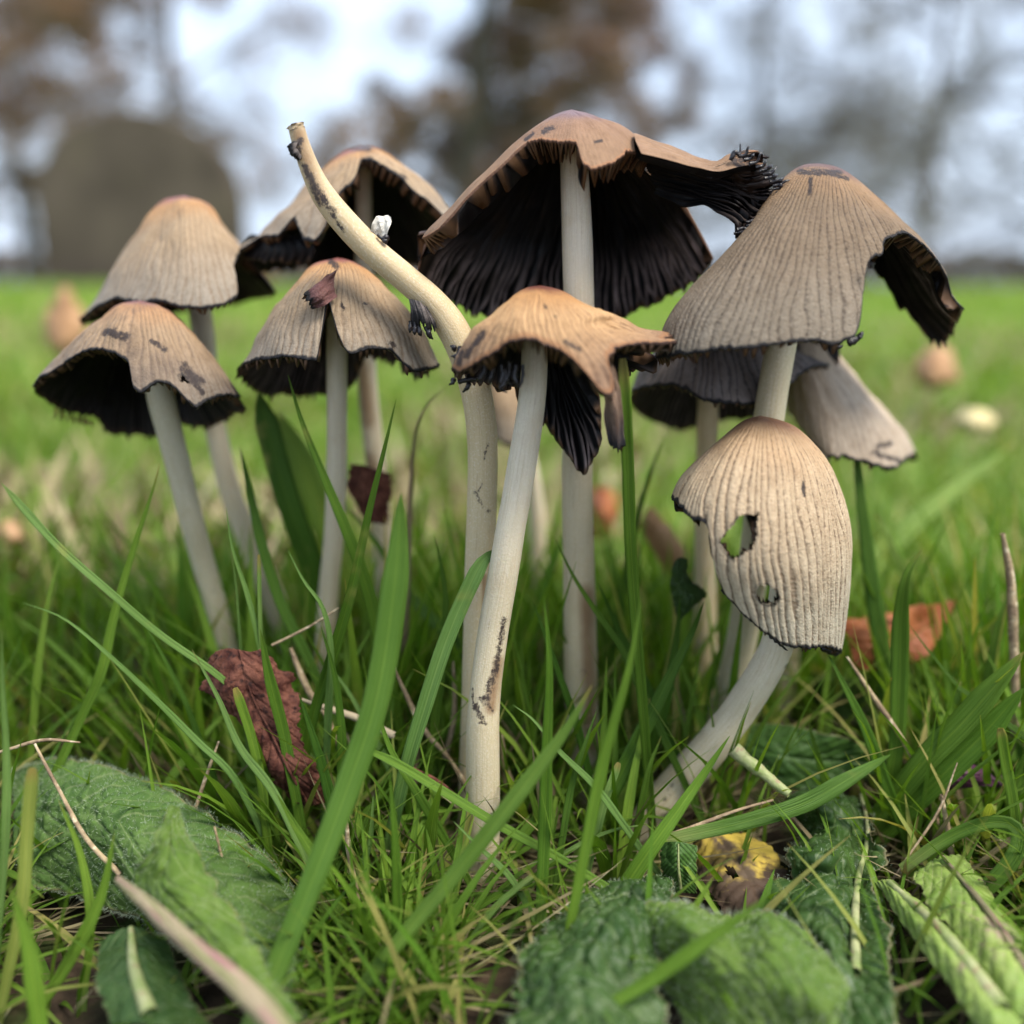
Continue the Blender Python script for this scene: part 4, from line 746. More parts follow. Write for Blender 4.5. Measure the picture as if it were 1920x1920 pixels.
for pts, w_, m_, lab_, kw_ in [
    ([(18, 1660, 10.2), (50, 1760, 10.1), (70, 1900, 9.9)], 34, M['grass'], 'bright blurred blade in the bottom left corner', {}),
    ([(215, 1560, 11.3), (190, 1680, 11.1), (130, 1800, 10.9), (60, 1910, 10.7)], 26, M['grass'], 'blurred blade slanting down left across the hairy leaf', {}),
    ([(602, 1175, 13.5), (628, 1270, 13.5), (640, 1380, 13.4), (640, 1500, 13.3)], 20, H, 'green blade between the maroon leaf and the broad blue-green blade', {}),
    ([(815, 1005, 14.9), (835, 1110, 14.8), (830, 1230, 14.7), (815, 1350, 14.6)], 20, H, 'dark upright blade left of the bent stem foot', {}),
    ([(998, 1125, 14.2), (1040, 1240, 14.1), (1085, 1370, 14.), (1115, 1500, 13.9)], 17, H, 'blade crossing low in front of the tallest stem', {}),
    ([(962, 1322, 13.), (1000, 1350, 12.9), (1050, 1410, 12.8), (1120, 1480, 12.7), (1200, 1590, 12.6)], 15, HP, 'pale blade arching right from the middle of the front stem', {}),
    ([(258, 1150, 14.2), (300, 1220, 14.1), (345, 1310, 14.), (380, 1400, 13.9)], 12, H, 'thin blade above the hairy leaf, left of the maroon leaf', {}),
    ([(122, 1010, 15.5), (90, 1130, 15.3), (70, 1260, 15.1), (60, 1380, 15.)], 16, M['far'], 'blurred blade near the left edge leaning right', {}),
    ([(1905, 1070, 15.4), (1870, 1180, 15.3), (1850, 1300, 15.2), (1845, 1420, 15.)], 20, M['far'], 'soft blade behind the dry stalk at the right edge', {}),
    ([(560, 1300, 13.1), (600, 1420, 13.), (640, 1560, 12.8), (700, 1680, 12.6)], 24, H, 'glossy blade beside the tip of the maroon leaf', {}),
    ([(850, 1540, 12.3), (900, 1590, 12.2), (960, 1650, 12.1), (1010, 1740, 12)], 13, HP, 'short thin blade crossing the front stem foot', {}),
    ([(1080, 1590, 12.3), (990, 1650, 12.2), (900, 1700, 12.1), (820, 1790, 12)], 14, M['grass'], 'thin bent blade lying left over the soil below the front stem', dict(extend=False)),
    ([(1215, 1545, 12.6), (1140, 1560, 12.7), (1060, 1600, 12.7), (960, 1680, 12.6), (880, 1760, 12.3)], 11, HP, 'wiry blade arching over the soil right of the front stem foot', dict(extend=False)),
    ([(1515, 1350, 14.6), (1540, 1440, 14.5), (1570, 1520, 14.4)], 18, H, 'dark blade behind the grey-green flat blade', {}),
    ([(1640, 960, 19), (1700, 1080, 18.5), (1750, 1180, 18.2), (1790, 1300, 18)], 26, M['far'], 'blurred bright blade sloping behind the dark grooved blade', {}),
    ([(1905, 830, 24), (1800, 910, 23.5), (1690, 1000, 23), (1620, 1080, 22.5)], 46, M['far'], 'wide blurred light blade sloping in the lawn at right', {}),
    ([(340, 1700, 10.6), (420, 1790, 10.5), (520, 1900, 10.3)], 22, HB, 'blurred blade lying over the pink rib at bottom left', {}),
    ([(860, 1790, 11.5), (930, 1700, 11.6), (1000, 1640, 11.7)], 14, HP, 'short light blade low between front stem and puckered leaf', dict(extend=False)),
    ([(520, 1490, 12.4), (560, 1560, 12.3), (620, 1660, 12.1), (650, 1780, 11.8)], 24, M['grass'], 'bright blade rising between the hairy leaf and the broad blue-green blade', {}),
    ([(700, 1490, 12.6), (690, 1590, 12.5), (640, 1700, 12.3)], 15, HP, 'light blade leaning right over the pale straw at lower left', {}),
    ([(800, 1590, 12.4), (785, 1680, 12.3), (740, 1790, 12.1), (700, 1880, 11.9)], 22, M['grass'], 'bright blade left of the lower end of the yellow-tipped blade', {}),
    ([(610, 1240, 14.3), (655, 1300, 14.2), (720, 1420, 14.1), (760, 1500, 14.)], 15, HP, 'pale thin blade behind the broad blue-green blade', {}),
    ([(960, 1420, 13.6), (1000, 1500, 13.5), (1020, 1600, 13.4)], 15, H, 'dark narrow blade right of the front stem foot', {}),
    ([(1240, 1380, 13.4), (1215, 1450, 13.3), (1195, 1560, 13.2)], 16, H, 'narrow blade in front of the foot of the leaning stem', {}),
    ([(1010, 1745, 11.1), (985, 1820, 11), (960, 1910, 10.9)], 18, M['grass'], 'short blade over the left end of the puckered leaf', {}),
    ([(1340, 1640, 11.2), (1270, 1760, 11.), (1210, 1900, 10.8)], 20, M['grass'], 'blurred blade crossing between the puckered and the fuzzy leaf', {}),
    ([(1810, 1610, 12.8), (1790, 1700, 12.7), (1740, 1790, 12.6)], 13, HP, 'thin pale blade over the lime leaf', {}),
    ([(1490, 1850, 10.6), (1560, 1880, 10.6), (1650, 1915, 10.5)], 20, M['grass'], 'blurred blade at the bottom edge below the crinkled leaf', dict(extend=False)),
    ([(330, 1830, 10.2), (300, 1870, 10.1), (240, 1915, 10.)], 22, M['grass'], 'blurred blade stub near the bottom left edge', {}),
    ([(110, 1500, 11.6), (150, 1600, 11.5), (170, 1720, 11.3), (160, 1850, 11.1)], 18, M['grass'], 'upright blade in front of the middle of the hairy leaf', {})]:
    blade(pts, w_, m_, lab_, random.random(), .35, **kw_)
# ------------------------------------------------------------------ straw stalks
def straw(pts, w, label, mat='straw', cat='straw'):
    w = w*.78; P = [at(*p) for p in pts]; Rr = [w*.5*depth(p)/F*(.75+.45*random.random()) for p in P]; Rr[0] *= .55
    V, fs, u, v, _ = tube(P[::-1], Rr[::-1], 40, 8, .15, random.random()*5)
    o = mk('straw_stalk', V, fs, M[mat], None, org=P[-1]); return tag(o, label, cat)
straw([(1588, 1232, 14.3), (1640, 1310, 14.2), (1700, 1400, 14), (1745, 1500, 13.8), (1765, 1580, 13.6)], 12, 'long pale straw slanting down right from the rim of the cream cap')
straw([(1880, 1000, 15), (1895, 1100, 15), (1903, 1280, 14.9), (1905, 1450, 14.8), (1895, 1690, 14.2)], 20, 'upright dry stalk near the right edge')
straw([(1795, 1430, 13.2), (1760, 1520, 13), (1700, 1610, 12.7), (1650, 1685, 12.6)], 7, 'thin grey twig slanting over the lower right leaves')
straw([(1765, 1490, 13.2), (1780, 1570, 13.1), (1790, 1650, 13)], 14, 'short thick straw beside the looped blade')
straw([(1845, 1545, 12.9), (1690, 1600, 12.8), (1700, 1600, 12.8)], 18, 'broken straw piece lying behind the looped blade') if False else None
straw([(648, 1525, 12.3), (655, 1600, 12.2), (670, 1690, 12.1), (685, 1780, 12)], 13, 'pale straw standing left of the front stem foot')
straw([(402, 1550, 12), (425, 1640, 11.9), (455, 1710, 11.7), (500, 1760, 11.6), (540, 1800, 11.5)], 10, 'speckled dry stalk lying over the hairy leaf')
straw([(65, 1395, 12.8), (110, 1480, 12.5), (160, 1570, 12.2), (225, 1640, 12)], 11, 'frayed straw lying over the upper left of the hairy leaf')
straw([(410, 1390, 13.2), (385, 1460, 13.1), (365, 1520, 13)], 9, 'short straw left of the maroon leaf')
straw([(545, 1215, 14.6), (575, 1290, 14.4), (610, 1340, 14.3), (650, 1430, 14.1)], 16, 'weathered grey straw right of the maroon leaf')
straw([(635, 1140, 14.2), (580, 1175, 14.2), (510, 1210, 14.2)], 7, 'thin straw lying across in front of the slit cap stem')
straw([(560, 1310, 13.9), (620, 1330, 13.9), (680, 1350, 13.8), (740, 1380, 13.7)], 18, 'pinkish dry stalk lying behind the broad blue-green blade', 'pink_rib')
straw([(775, 1440, 13.3), (820, 1465, 13.3), (870, 1505, 13.4)], 11, 'dark red stalk behind the foot of the front stem', 'maroon')
straw([(735, 1245, 14.4), (790, 1360, 14.3), (840, 1420, 14.2), (880, 1480, 14.2)], 12, 'grey-brown straw slanting into the foot of the front stem')
straw([(850, 1240, 14.8), (852, 1340, 14.8), (835, 1420, 14.7)], 14, 'grey upright straw just left of the front stem')
straw([(940, 1370, 14.6), (945, 1440, 14.6), (948, 1520, 14.6)], 14, 'whitish straw just right of the front stem')
straw([(150, 1392, 13), (80, 1388, 13), (0, 1410, 13)], 9, 'dry grass stem lying at the left edge above the hairy leaf')
straw([(1450, 1500, 12.9), (1380, 1520, 12.8), (1300, 1550, 12.7), (1240, 1570, 12.7)], 9, 'brown stalk lying over the flat grey-green blade')
straw([(1480, 1490, 13.1), (1430, 1450, 13.4), (1375, 1405, 13.6)], 34, 'thick pale green leaf stalk right of the leaning stem', 'white_edge', 'leaf stalk')

# ------------------------------------------------------------------ broad leaves
def leaf(name, rows, mat, label, cat='leaf', nr=60, nc=44, crinkle=.04, fine=.02, jag=.03, th=.008, rib=None, ribw=.06, ribmat='white_edge', hairs=0, hl=.16, conv=onz, seed=0, parent_kind=None, folds=0, ribraise=.0, hole=None, vein=.03):
    G = np.array([catmull([conv(*p) for p in r], nc) for r in rows])
    S = np.zeros((nr, nc, 3))
    for c in range(nc): S[:, c] = catmull(G[:, c], nr)
    ctr = S.mean(1, keepdims=True)
    u = np.linspace(-1, 1, nc)[None]; v = np.linspace(0, 1, nr)[:, None]
    # ragged border
    jg = jag*(fbm(v*14+seed, seed*2.3, 0, 3)+.45*vnoise(v*70+seed, np.sign(u)*3.))
    S = S+(S-ctr)*(jg*np.abs(u)**3)[..., None]
    dT = np.gradient(S, axis=0); dC = np.gradient(S, axis=1); N = np.cross(dC, dT); N /= np.maximum(np.linalg.norm(N, axis=2, keepdims=True), 1e-9)
    if (N[..., 2].mean()) < 0: N = -N
    h = crinkle*fbm(S[..., 0]*1.6+seed, S[..., 1]*1.6, S[..., 2]*1.6, 2)+fine*(1.5*np.abs(vnoise(S[..., 0]*3.2+seed, S[..., 1]*3.2, S[..., 2]*3))**.7+.8*np.abs(vnoise(S[..., 0]*8+seed, S[..., 1]*8, S[..., 2]*7)))
    h = h-np.exp(-((((v-.3*np.abs(u))*10.4) % 1-.5)/.09)**2)*vein-np.exp(-(u/.05)**2)*vein*1.2
    if folds: h = h+folds*np.abs(np.sin(v*22+np.abs(u)*3.))*(.3+np.abs(u))
    S = S+N*h[..., None]
    bot = S-N*th
    V = np.vstack([S.reshape(-1, 3), bot.reshape(-1, 3)]); f1 = gridfaces(nr, nc); f2 = gridfaces(nr, nc, nr*nc)[:, ::-1]
    brd = np.r_[np.arange(nc), np.arange(1, nr)*nc+nc-1, (nr-1)*nc+np.arange(nc-2, -1, -1), np.arange(nr-2, 0, -1)*nc]; b2 = np.roll(brd, -1)
    f3 = np.stack([brd, brd+nr*nc, b2+nr*nc, b2], 1)
    if hole is not None:
        hu, hv, hr = hole
        uu = np.broadcast_to(u, (nr, nc)); vv = np.broadcast_to(v, (nr, nc))
        ins = np.hypot(uu-hu, (vv-hv)*1.6)+.05*fbm(uu*6, vv*6, 0, 2) < hr
        kp = ~(ins[:-1, :-1] & ins[1:, 1:]).ravel(); f1 = f1[kp]; f2 = f2[kp]
    org = S.reshape(-1, 3)[S[..., 2].argmin()]
    root = thing(name, org, label, cat)
    uu = np.broadcast_to(u, (nr, nc)).ravel(); vv = np.broadcast_to(v, (nr, nc)).ravel()
    mk('leaf_blade', V, np.vstack([f1, f2, f3]), mat, root, attrs=dict(u=np.r_[uu, uu], v=np.r_[vv, vv], rnd=np.full(2*nr*nc, .5)))
    if rib is not None:
        j = int((rib+1)/2*(nc-1)); P = S[:, j]+N[:, j]*(ribraise+.02)
        V2, fs, a, b, _ = tube(P[2::26], np.linspace(ribw*.3, ribw*.75, len(P[2::26])), 60, 10, .05, seed)
        mk('midrib', V2, fs, M[ribmat], root, attrs=dict(u=a, v=b, rnd=a*0))
    if hairs:
        i = rng.integers(0, nr, hairs); j = rng.integers(0, nc, hairs)
        edge = rng.random(hairs) < .3; j = np.where(edge, np.where(rng.random(hairs) < .5, 0, nc-1), j)
        P = S[i, j]+rng.normal(0, .02, (hairs, 3))*np.array([1, 1, .2]); d = N[i, j]*.8+rng.normal(0, .5, (hairs, 3)); d /= np.linalg.norm(d, axis=1)[:, None]
        L = hl*rng.uniform(.5, 1.2, hairs)[:, None]; sd = np.cross(d, rng.normal(0, 1, (hairs, 3))); sd /= np.linalg.norm(sd, axis=1)[:, None]
        md = P+d*L*.6; tp = P+d*L+rng.normal(0, .25, (hairs, 3))*L
        w = .0024
        Vh = np.stack([P-sd*w, P+sd*w, md+sd*w*.8, md-sd*w*.8, tp], 1).reshape(-1, 3); b0 = np.arange(hairs)*5
        q = np.stack([b0, b0+1, b0+2, b0+3], 1); t_ = np.stack([b0+3, b0+2, b0+4], 1)
        ff = np.vstack([np.c_[q[:, [0, 1, 2]]], q[:, [0, 2, 3]], t_])
        o = mk('leaf_hairs', Vh, ff, M['hair'], root); o['kind'] = 'stuff'
    return root
def leafmat(name, a, b, vein, spec=.3, rough=.6, trans=.15, vs=26, blotch=None, cells=340):
    n = NT(name); u = n.attr('u'); v = n.attr('v')
    nn = n.noise(110, 4); c = n.mix(n.ramp(nn, .3, .7), a, b)
    wob = n.math('MULTIPLY', n.math('SUBTRACT', n.noise(60, 2), .5), .12)
    s = n.math('ABSOLUTE', n.math('SUBTRACT', n.math('FRACT', n.math('ADD', n.math('MULTIPLY', n.math('SUBTRACT', n.math('ADD', v, wob), n.math('MULTIPLY', n.math('ABSOLUTE', u), .3)), vs*.4), 0.)), .5))
    side = n.ramp(s, .0, .06, .8, 0.)
    vo = n.n('TexVoronoi', feature='DISTANCE_TO_EDGE'); vo.inputs['Scale'].default_value = cells; n.L(n.obj(), vo.inputs['Vector'])
    net = n.ramp(vo.outputs['Distance'], .0, .10, 1., 0.)
    c = n.mix(side, c, vein); c = n.mix(n.math('MULTIPLY', net, .22), c, vein)
    dk = n.noise(35, 5, None, .7); c = n.mix(n.ramp(dk, .45, .75, 0., .7), c, n.mix(1., c, (.5, .55, .4), 'MULTIPLY')); c = n.mix(n.ramp(n.noise(150, 5, None, .8), .69, .75, 0., .8), c, (.20, .14, .08))
    c = n.mix(n.ramp(n.noise(900, 4), .5, .75, 0., .4), c, n.mix(1., c, (1.5, 1.45, 1.4), 'MULTIPLY'))
    if blotch: c = n.mix(n.ramp(n.noise(85, 5, None, .7), .58, .66, 0., .9), c, blotch)
    au = n.math('ABSOLUTE', u)
    c = n.mix(n.math('MULTIPLY', n.ramp(au, .95, 1.), .6), c, (.22, .17, .10))
    b_ = n.bump(vo.outputs['Distance'], .0009, .9); b_ = n.bump(n.noise(260, 4), .0007, .7, b_)
    return n.fin(c, rough, spec, b_, trans)
M['hair'] = simple('leaf_hair', (.26, .33, .20), (.40, .46, .34), 60, .5, .3, .3)
LM_grey = leafmat('hairy_grey_green', (.065, .125, .032), (.095, .16, .04), (.16, .21, .09), .1, .8, cells=420)
LM_dark = leafmat('dark_crinkled', (.022, .055, .010), (.038, .080, .015), (.09, .13, .045), .3, .5, .1)
LM_soft = leafmat('soft_green', (.068, .125, .022), (.105, .17, .032), (.19, .24, .10), .1, .8, cells=260)
LM_lime = leafmat('lime_leaf', (.17, .27, .05), (.23, .31, .07), (.30, .33, .14), blotch=(.28, .2, .16))
LM_mid = leafmat('mid_green_leaf', (.04, .10, .018), (.06, .13, .022), (.09, .15, .05), .3, .5, .2)
leaf('hairy_leaf', [[(20, 1450, 1.3), (25, 1520, 1.3), (30, 1600, .9), (60, 1660, .6)],
                    [(95, 1425, 1.9), (110, 1500, 1.7), (130, 1590, 1.2), (150, 1680, .6)],
                    [(200, 1438, 2.0), (215, 1530, 1.9), (235, 1620, 1.5), (260, 1720, .8)],
                    [(300, 1480, 1.9), (310, 1570, 1.8), (330, 1670, 1.5), (350, 1780, .8)],
                    [(400, 1540, 1.7), (400, 1630, 1.6), (410, 1730, 1.3), (420, 1830, .8)],
                    [(490, 1605, 1.4), (485, 1690, 1.3), (480, 1790, 1.1), (475, 1880, .7)],
                    [(570, 1700, 1.), (560, 1770, 1.), (545, 1860, .9), (530, 1930, .6)]], LM_grey, 'large grey-green hairy leaf spread over the lower left', hairs=8000, crinkle=.05, fine=.035, nr=130, nc=110, rib=None, jag=.03, seed=2, hl=.06)
leaf('torn_leaf', [[(318, 1510, 2.6), (325, 1512, 2.6), (332, 1514, 2.5)],
                   [(285, 1570, 2.4), (315, 1570, 2.4), (350, 1565, 2.3)],
                   [(275, 1610, 2.1), (325, 1620, 2.2), (378, 1620, 2.1)],
                   [(245, 1650, 1.8), (330, 1670, 2.), (415, 1680, 1.9)],
                   [(330, 1750, 1.7), (400, 1745, 1.9), (455, 1745, 1.7)],
                   [(420, 1840, 1.5), (465, 1835, 1.6), (505, 1830, 1.5)],
                   [(500, 1935, 1.2), (530, 1930, 1.3), (560, 1920, 1.2)]], LM_soft, 'upright torn green leaf with a withered pointed tip over the hairy leaf', nr=110, nc=80, crinkle=.05, fine=.035, jag=.14, seed=5, hairs=1500, hl=.05)
def ribstrip(pts, w, label, mat='pink_rib', name='leaf_rib', cat='leaf stalk', z=True):
    P = [onz(*p) for p in pts]; Rr = [ww*.5*depth(p)/F for p, ww in zip(P, w)]
    V, fs, u, v, _ = tube(P, Rr, 60, 12, .12, random.random()*9)
    o = mk(name, V, fs, M[mat], None, org=P[-1], attrs=dict(u=u, v=v, rnd=u*0)); return tag(o, label, cat)
ribstrip([(222, 1650, 2.2), (280, 1700, 2.2), (350, 1765, 2.1), (430, 1830, 2.), (490, 1890, 1.9), (540, 1950, 1.8)], [16, 28, 34, 40, 44, 46], 'thick pink and cream leaf rib running down to the bottom edge at lower left')
leaf('dark_leaf', [[(190, 1770, 1.), (250, 1740, 1.2), (310, 1760, 1.)], [(180, 1840, 1.), (270, 1830, 1.2), (350, 1850, 1.)], [(210, 1920, .9), (300, 1920, 1.1), (400, 1930, .9)]], LM_dark, 'dark green leaf at the bottom left edge with a pale midrib', rib=0, ribw=.13, crinkle=.06, jag=.06, seed=8, ribraise=.03)
leaf('crinkled_leaf', [[(1500, 1482, 1.2), (1540, 1478, 1.3), (1590, 1490, 1.2), (1625, 1512, 1.), (1632, 1518, 1.)],
                       [(1478, 1500, 1.2), (1520, 1505, 1.6), (1575, 1520, 1.5), (1622, 1535, 1.1), (1642, 1545, 1.2)],
                       [(1505, 1560, .9), (1535, 1555, 1.2), (1580, 1560, 1.3), (1615, 1575, 1.), (1640, 1575, 1.2)],
                       [(1475, 1610, 1.2), (1530, 1600, 1.5), (1570, 1605, 1.4), (1608, 1620, 1.), (1660, 1600, 1.2)],
                       [(1490, 1650, 1.0), (1530, 1640, 1.2), (1565, 1645, 1.2), (1602, 1665, .9), (1642, 1655, 1.1)],
                       [(1448, 1665, 1.0), (1500, 1680, 1.2), (1560, 1695, 1.2), (1598, 1710, .9), (1650, 1710, 1.1)],
                       [(1470, 1725, .9), (1520, 1735, 1.2), (1565, 1750, 1.2), (1597, 1770, .9), (1668, 1760, 1.1)],
                       [(1540, 1770, .9), (1560, 1790, 1.1), (1580, 1810, 1.1), (1600, 1830, .9), (1660, 1810, 1.1)],
                       [(1550, 1850, .9), (1565, 1870, 1.), (1585, 1880, 1.), (1604, 1890, .9), (1680, 1870, 1.)],
                       [(1560, 1930, .8), (1575, 1935, .9), (1590, 1940, .9), (1608, 1950, .8), (1680, 1940, .9)]], LM_dark, 'dark crinkled lobed leaf with a thick whitish midrib at lower right', nr=130, nc=70, rib=.5, ribw=.09, crinkle=.05, fine=.05, jag=.12, seed=11, hairs=1500, hl=.05, ribraise=.06)
leaf('fuzzy_leaf', [[(1180, 1702, 1.5), (1195, 1725, 1.4), (1225, 1790, 1.), (1250, 1850, .8), (1290, 1930, .6)],
                    [(1265, 1692, 1.5), (1285, 1735, 1.8), (1310, 1800, 1.5), (1340, 1860, 1.2), (1370, 1930, .8)],
                    [(1365, 1722, 1.3), (1380, 1750, 1.45), (1395, 1810, 1.6), (1410, 1870, 1.3), (1430, 1940, .9)],
                    [(1450, 1712, 1.4), (1455, 1770, 1.8), (1460, 1840, 1.6), (1470, 1890, 1.3), (1480, 1950, .9)],
                    [(1540, 1775, 1.2), (1530, 1820, 1.5), (1525, 1870, 1.5), (1520, 1920, 1.2), (1520, 1960, .9)],
                    [(1592, 1850, 1.), (1582, 1880, 1.2), (1572, 1920, 1.1), (1560, 1950, 1.), (1550, 1980, .8)]], LM_soft, 'soft fuzzy grey-green leaf bulging in front at the bottom right of centre', nr=150, nc=110, crinkle=.04, fine=.04, vein=.045, jag=.07, seed=14, hairs=4500, hl=.06)
leaf('puckered_leaf', [[(1160, 1660, 1.), (1210, 1645, 1.2), (1262, 1650, 1.1)], [(1090, 1690, 1.1), (1170, 1700, 1.6), (1260, 1700, 1.3)], [(1010, 1760, 1.1), (1110, 1770, 1.6), (1230, 1790, 1.2)], [(965, 1840, 1.), (1080, 1850, 1.4), (1240, 1870, 1.1)], [(960, 1930, .9), (1090, 1940, 1.2), (1280, 1960, 1.)]], LM_dark, 'puckered dark green leaf at the bottom centre behind blurred blades', nr=130, nc=100, crinkle=.07, fine=.06, vein=.05, jag=.10, seed=17, hairs=1500, hl=.05)
leaf('strap_leaf', [[(1640, 1655, 1.1), (1655, 1648, 1.2), (1675, 1650, 1.1)], [(1690, 1730, 1.1), (1715, 1715, 1.3), (1740, 1705, 1.1)], [(1750, 1810, 1.1), (1785, 1790, 1.3), (1815, 1775, 1.1)], [(1815, 1900, 1.1), (1850, 1875, 1.3), (1885, 1850, 1.1)], [(1850, 1960, 1.), (1890, 1940, 1.2), (1930, 1910, 1.)]], LM_lime, 'yellow-green strap leaf with a reddish pale midrib running to the lower right corner', rib=0, ribw=.14, ribmat='white_edge', crinkle=.03, jag=.05, seed=20, ribraise=.02)
leaf('lime_leaf', [[(1708, 1638, 1.2), (1750, 1612, 1.3), (1800, 1605, 1.2)], [(1740, 1690, 1.2), (1795, 1665, 1.4), (1842, 1650, 1.2)], [(1800, 1760, 1.2), (1850, 1740, 1.4), (1885, 1720, 1.2)], [(1850, 1850, 1.1), (1900, 1830, 1.3), (1940, 1800, 1.1)], [(1880, 1920, 1.), (1940, 1900, 1.2), (1980, 1880, 1.)]], LM_lime, 'light green leaf with a ragged edge and pink midrib at the right edge', rib=.1, ribw=.08, ribmat='pink_rib', crinkle=.04, jag=.1, seed=23, ribraise=.02)
leaf('broad_leaf', [[(1385, 1440, 1.1), (1395, 1400, 1.5), (1410, 1356, 1.7)], [(1460, 1475, 1.), (1465, 1420, 1.5), (1475, 1360, 1.9)], [(1550, 1480, 1.), (1550, 1430, 1.4), (1560, 1378, 1.9)], [(1620, 1460, 1.1), (1625, 1430, 1.4), (1630, 1398, 1.7)], [(1680, 1430, 1.3), (1685, 1425, 1.4), (1690, 1420, 1.5)]], LM_mid, 'smooth dark green leaf standing on edge behind the leaning stem', crinkle=.03, fine=.01, jag=.02, seed=26)
leaf('rosette_leaf', [[(1480, 1290, .8), (1500, 1260, 1.6), (1530, 1300, 1.)], [(1540, 1330, 1.), (1560, 1270, 1.7), (1600, 1300, 1.)], [(1620, 1360, 1.), (1650, 1290, 1.6), (1690, 1330, 1.)], [(1720, 1390, 1.), (1735, 1320, 1.4), (1745, 1360, 1.)]], LM_grey, 'blurred grey-green leaf low behind the broad blurred blade', crinkle=.1, jag=.05, seed=29)
leaf('decayed_leaf', [[(1300, 1590, .7), (1330, 1570, 1.), (1400, 1560, 1.)], [(1310, 1640, .6), (1370, 1620, .9), (1450, 1600, .9)], [(1340, 1690, .6), (1400, 1680, .8), (1480, 1650, .8)], [(1380, 1735, .5), (1430, 1730, .7), (1490, 1700, .7)]], M['decay'], 'brown and yellow rotting leaf with a small hole on the soil at lower right', crinkle=.08, jag=.08, seed=31, hole=(-.25, .45, .12))
leaf('cut_leaf', [[(1240, 1580, 1.5), (1270, 1578, 1.6), (1305, 1585, 1.5)], [(1240, 1625, 1.2), (1268, 1625, 1.3), (1306, 1630, 1.2)], [(1250, 1670, .8), (1275, 1672, .9), (1306, 1675, .8)]], LM_mid, 'short cut green leaf stub with a pale rib left of the rotting leaf', rib=0, ribw=.035, jag=.06, seed=33, crinkle=.03, ribraise=.01)
leaf('ragged_leaf', [[(1262, 1055, 15.2), (1275, 1045, 15.2), (1290, 1048, 15.2)], [(1258, 1095, 15.2), (1280, 1090, 15.1), (1292, 1085, 15.2)], [(1262, 1130, 15.2), (1290, 1120, 15.1), (1325, 1112, 15.2)], [(1275, 1165, 15.2), (1288, 1150, 15.1), (1300, 1135, 15.2)]], LM_dark, 'small ragged dark leaf left of the holed cap', conv=at, jag=.15, seed=35, crinkle=.03)
# maroon leaf upright
leaf('maroon_leaf', [[(402, 1225, 13.9), (430, 1217, 13.8), (470, 1222, 13.75), (495, 1215, 13.9)], [(385, 1255, 13.9), (430, 1250, 13.65), (480, 1255, 13.6), (535, 1265, 13.9)], [(388, 1290, 13.8), (430, 1290, 13.55), (490, 1300, 13.5), (552, 1300, 13.8)], [(428, 1330, 13.6), (460, 1340, 13.4), (510, 1345, 13.4), (562, 1335, 13.6)], [(462, 1390, 13.4), (490, 1395, 13.25), (530, 1400, 13.25), (580, 1395, 13.4)], [(500, 1450, 13.4), (525, 1455, 13.2), (565, 1460, 13.2), (605, 1450, 13.4)], [(550, 1500, 13.5), (570, 1505, 13.4), (590, 1505, 13.4), (610, 1500, 13.5)]],
     M['maroon'], 'wrinkled maroon dead leaf standing in the grass left of centre', conv=at, jag=.16, seed=37, crinkle=.07, fine=.02, nr=110, nc=80, th=.012, rib=.1, ribw=.035, ribmat='maroon')
leaf('rust_leaf', [[(1572, 1165, 17.), (1590, 1200, 16.7), (1600, 1245, 16.6)], [(1640, 1155, 17.), (1640, 1205, 16.6), (1650, 1262, 16.5)], [(1720, 1135, 17.3), (1720, 1180, 17.1), (1715, 1235, 16.9)], [(1795, 1125, 17.5), (1785, 1150, 17.4), (1770, 1180, 17.3)]], M['rust'], 'rusty orange dead leaf blurred in the grass right of the cream cap', conv=at, jag=.1, seed=39, crinkle=.15)
leaf('orange_leaf', [[(1198, 985, 20), (1210, 960, 20), (1222, 950, 20)], [(1225, 1040, 20), (1250, 1010, 19.8), (1265, 1000, 20)], [(1255, 1085, 20), (1285, 1070, 19.8), (1300, 1060, 20)], [(1300, 1110, 20), (1310, 1100, 20), (1318, 1095, 20)]], M['orange'], 'orange-brown dead leaf blurred behind the tuft left of the holed cap', conv=at, jag=.08, seed=41, crinkle=.08)
leaf('shaded_leaf', [[(655, 870, 17.2), (690, 875, 17), (735, 890, 17.2)], [(655, 920, 17.2), (695, 925, 17), (732, 930, 17.2)], [(690, 975, 17.2), (705, 980, 17), (722, 985, 17.2)]], M['maroon'], 'dark maroon leaf behind the stem of the slit cap', conv=at, jag=.1, seed=43)
leaf('purple_leaf', [[(1745, 1470, 1.6), (1760, 1475, 1.6), (1770, 1480, 1.5)], [(1790, 1432, 1.9), (1805, 1455, 1.8), (1815, 1475, 1.6)], [(1840, 1440, 1.8), (1845, 1458, 1.7), (1850, 1474, 1.6)], [(1878, 1470, 1.6), (1880, 1473, 1.6), (1882, 1478, 1.5)]], M['purple'], 'small purple leaf near the right edge behind the looped blade', crinkle=.03, jag=.04, seed=44)
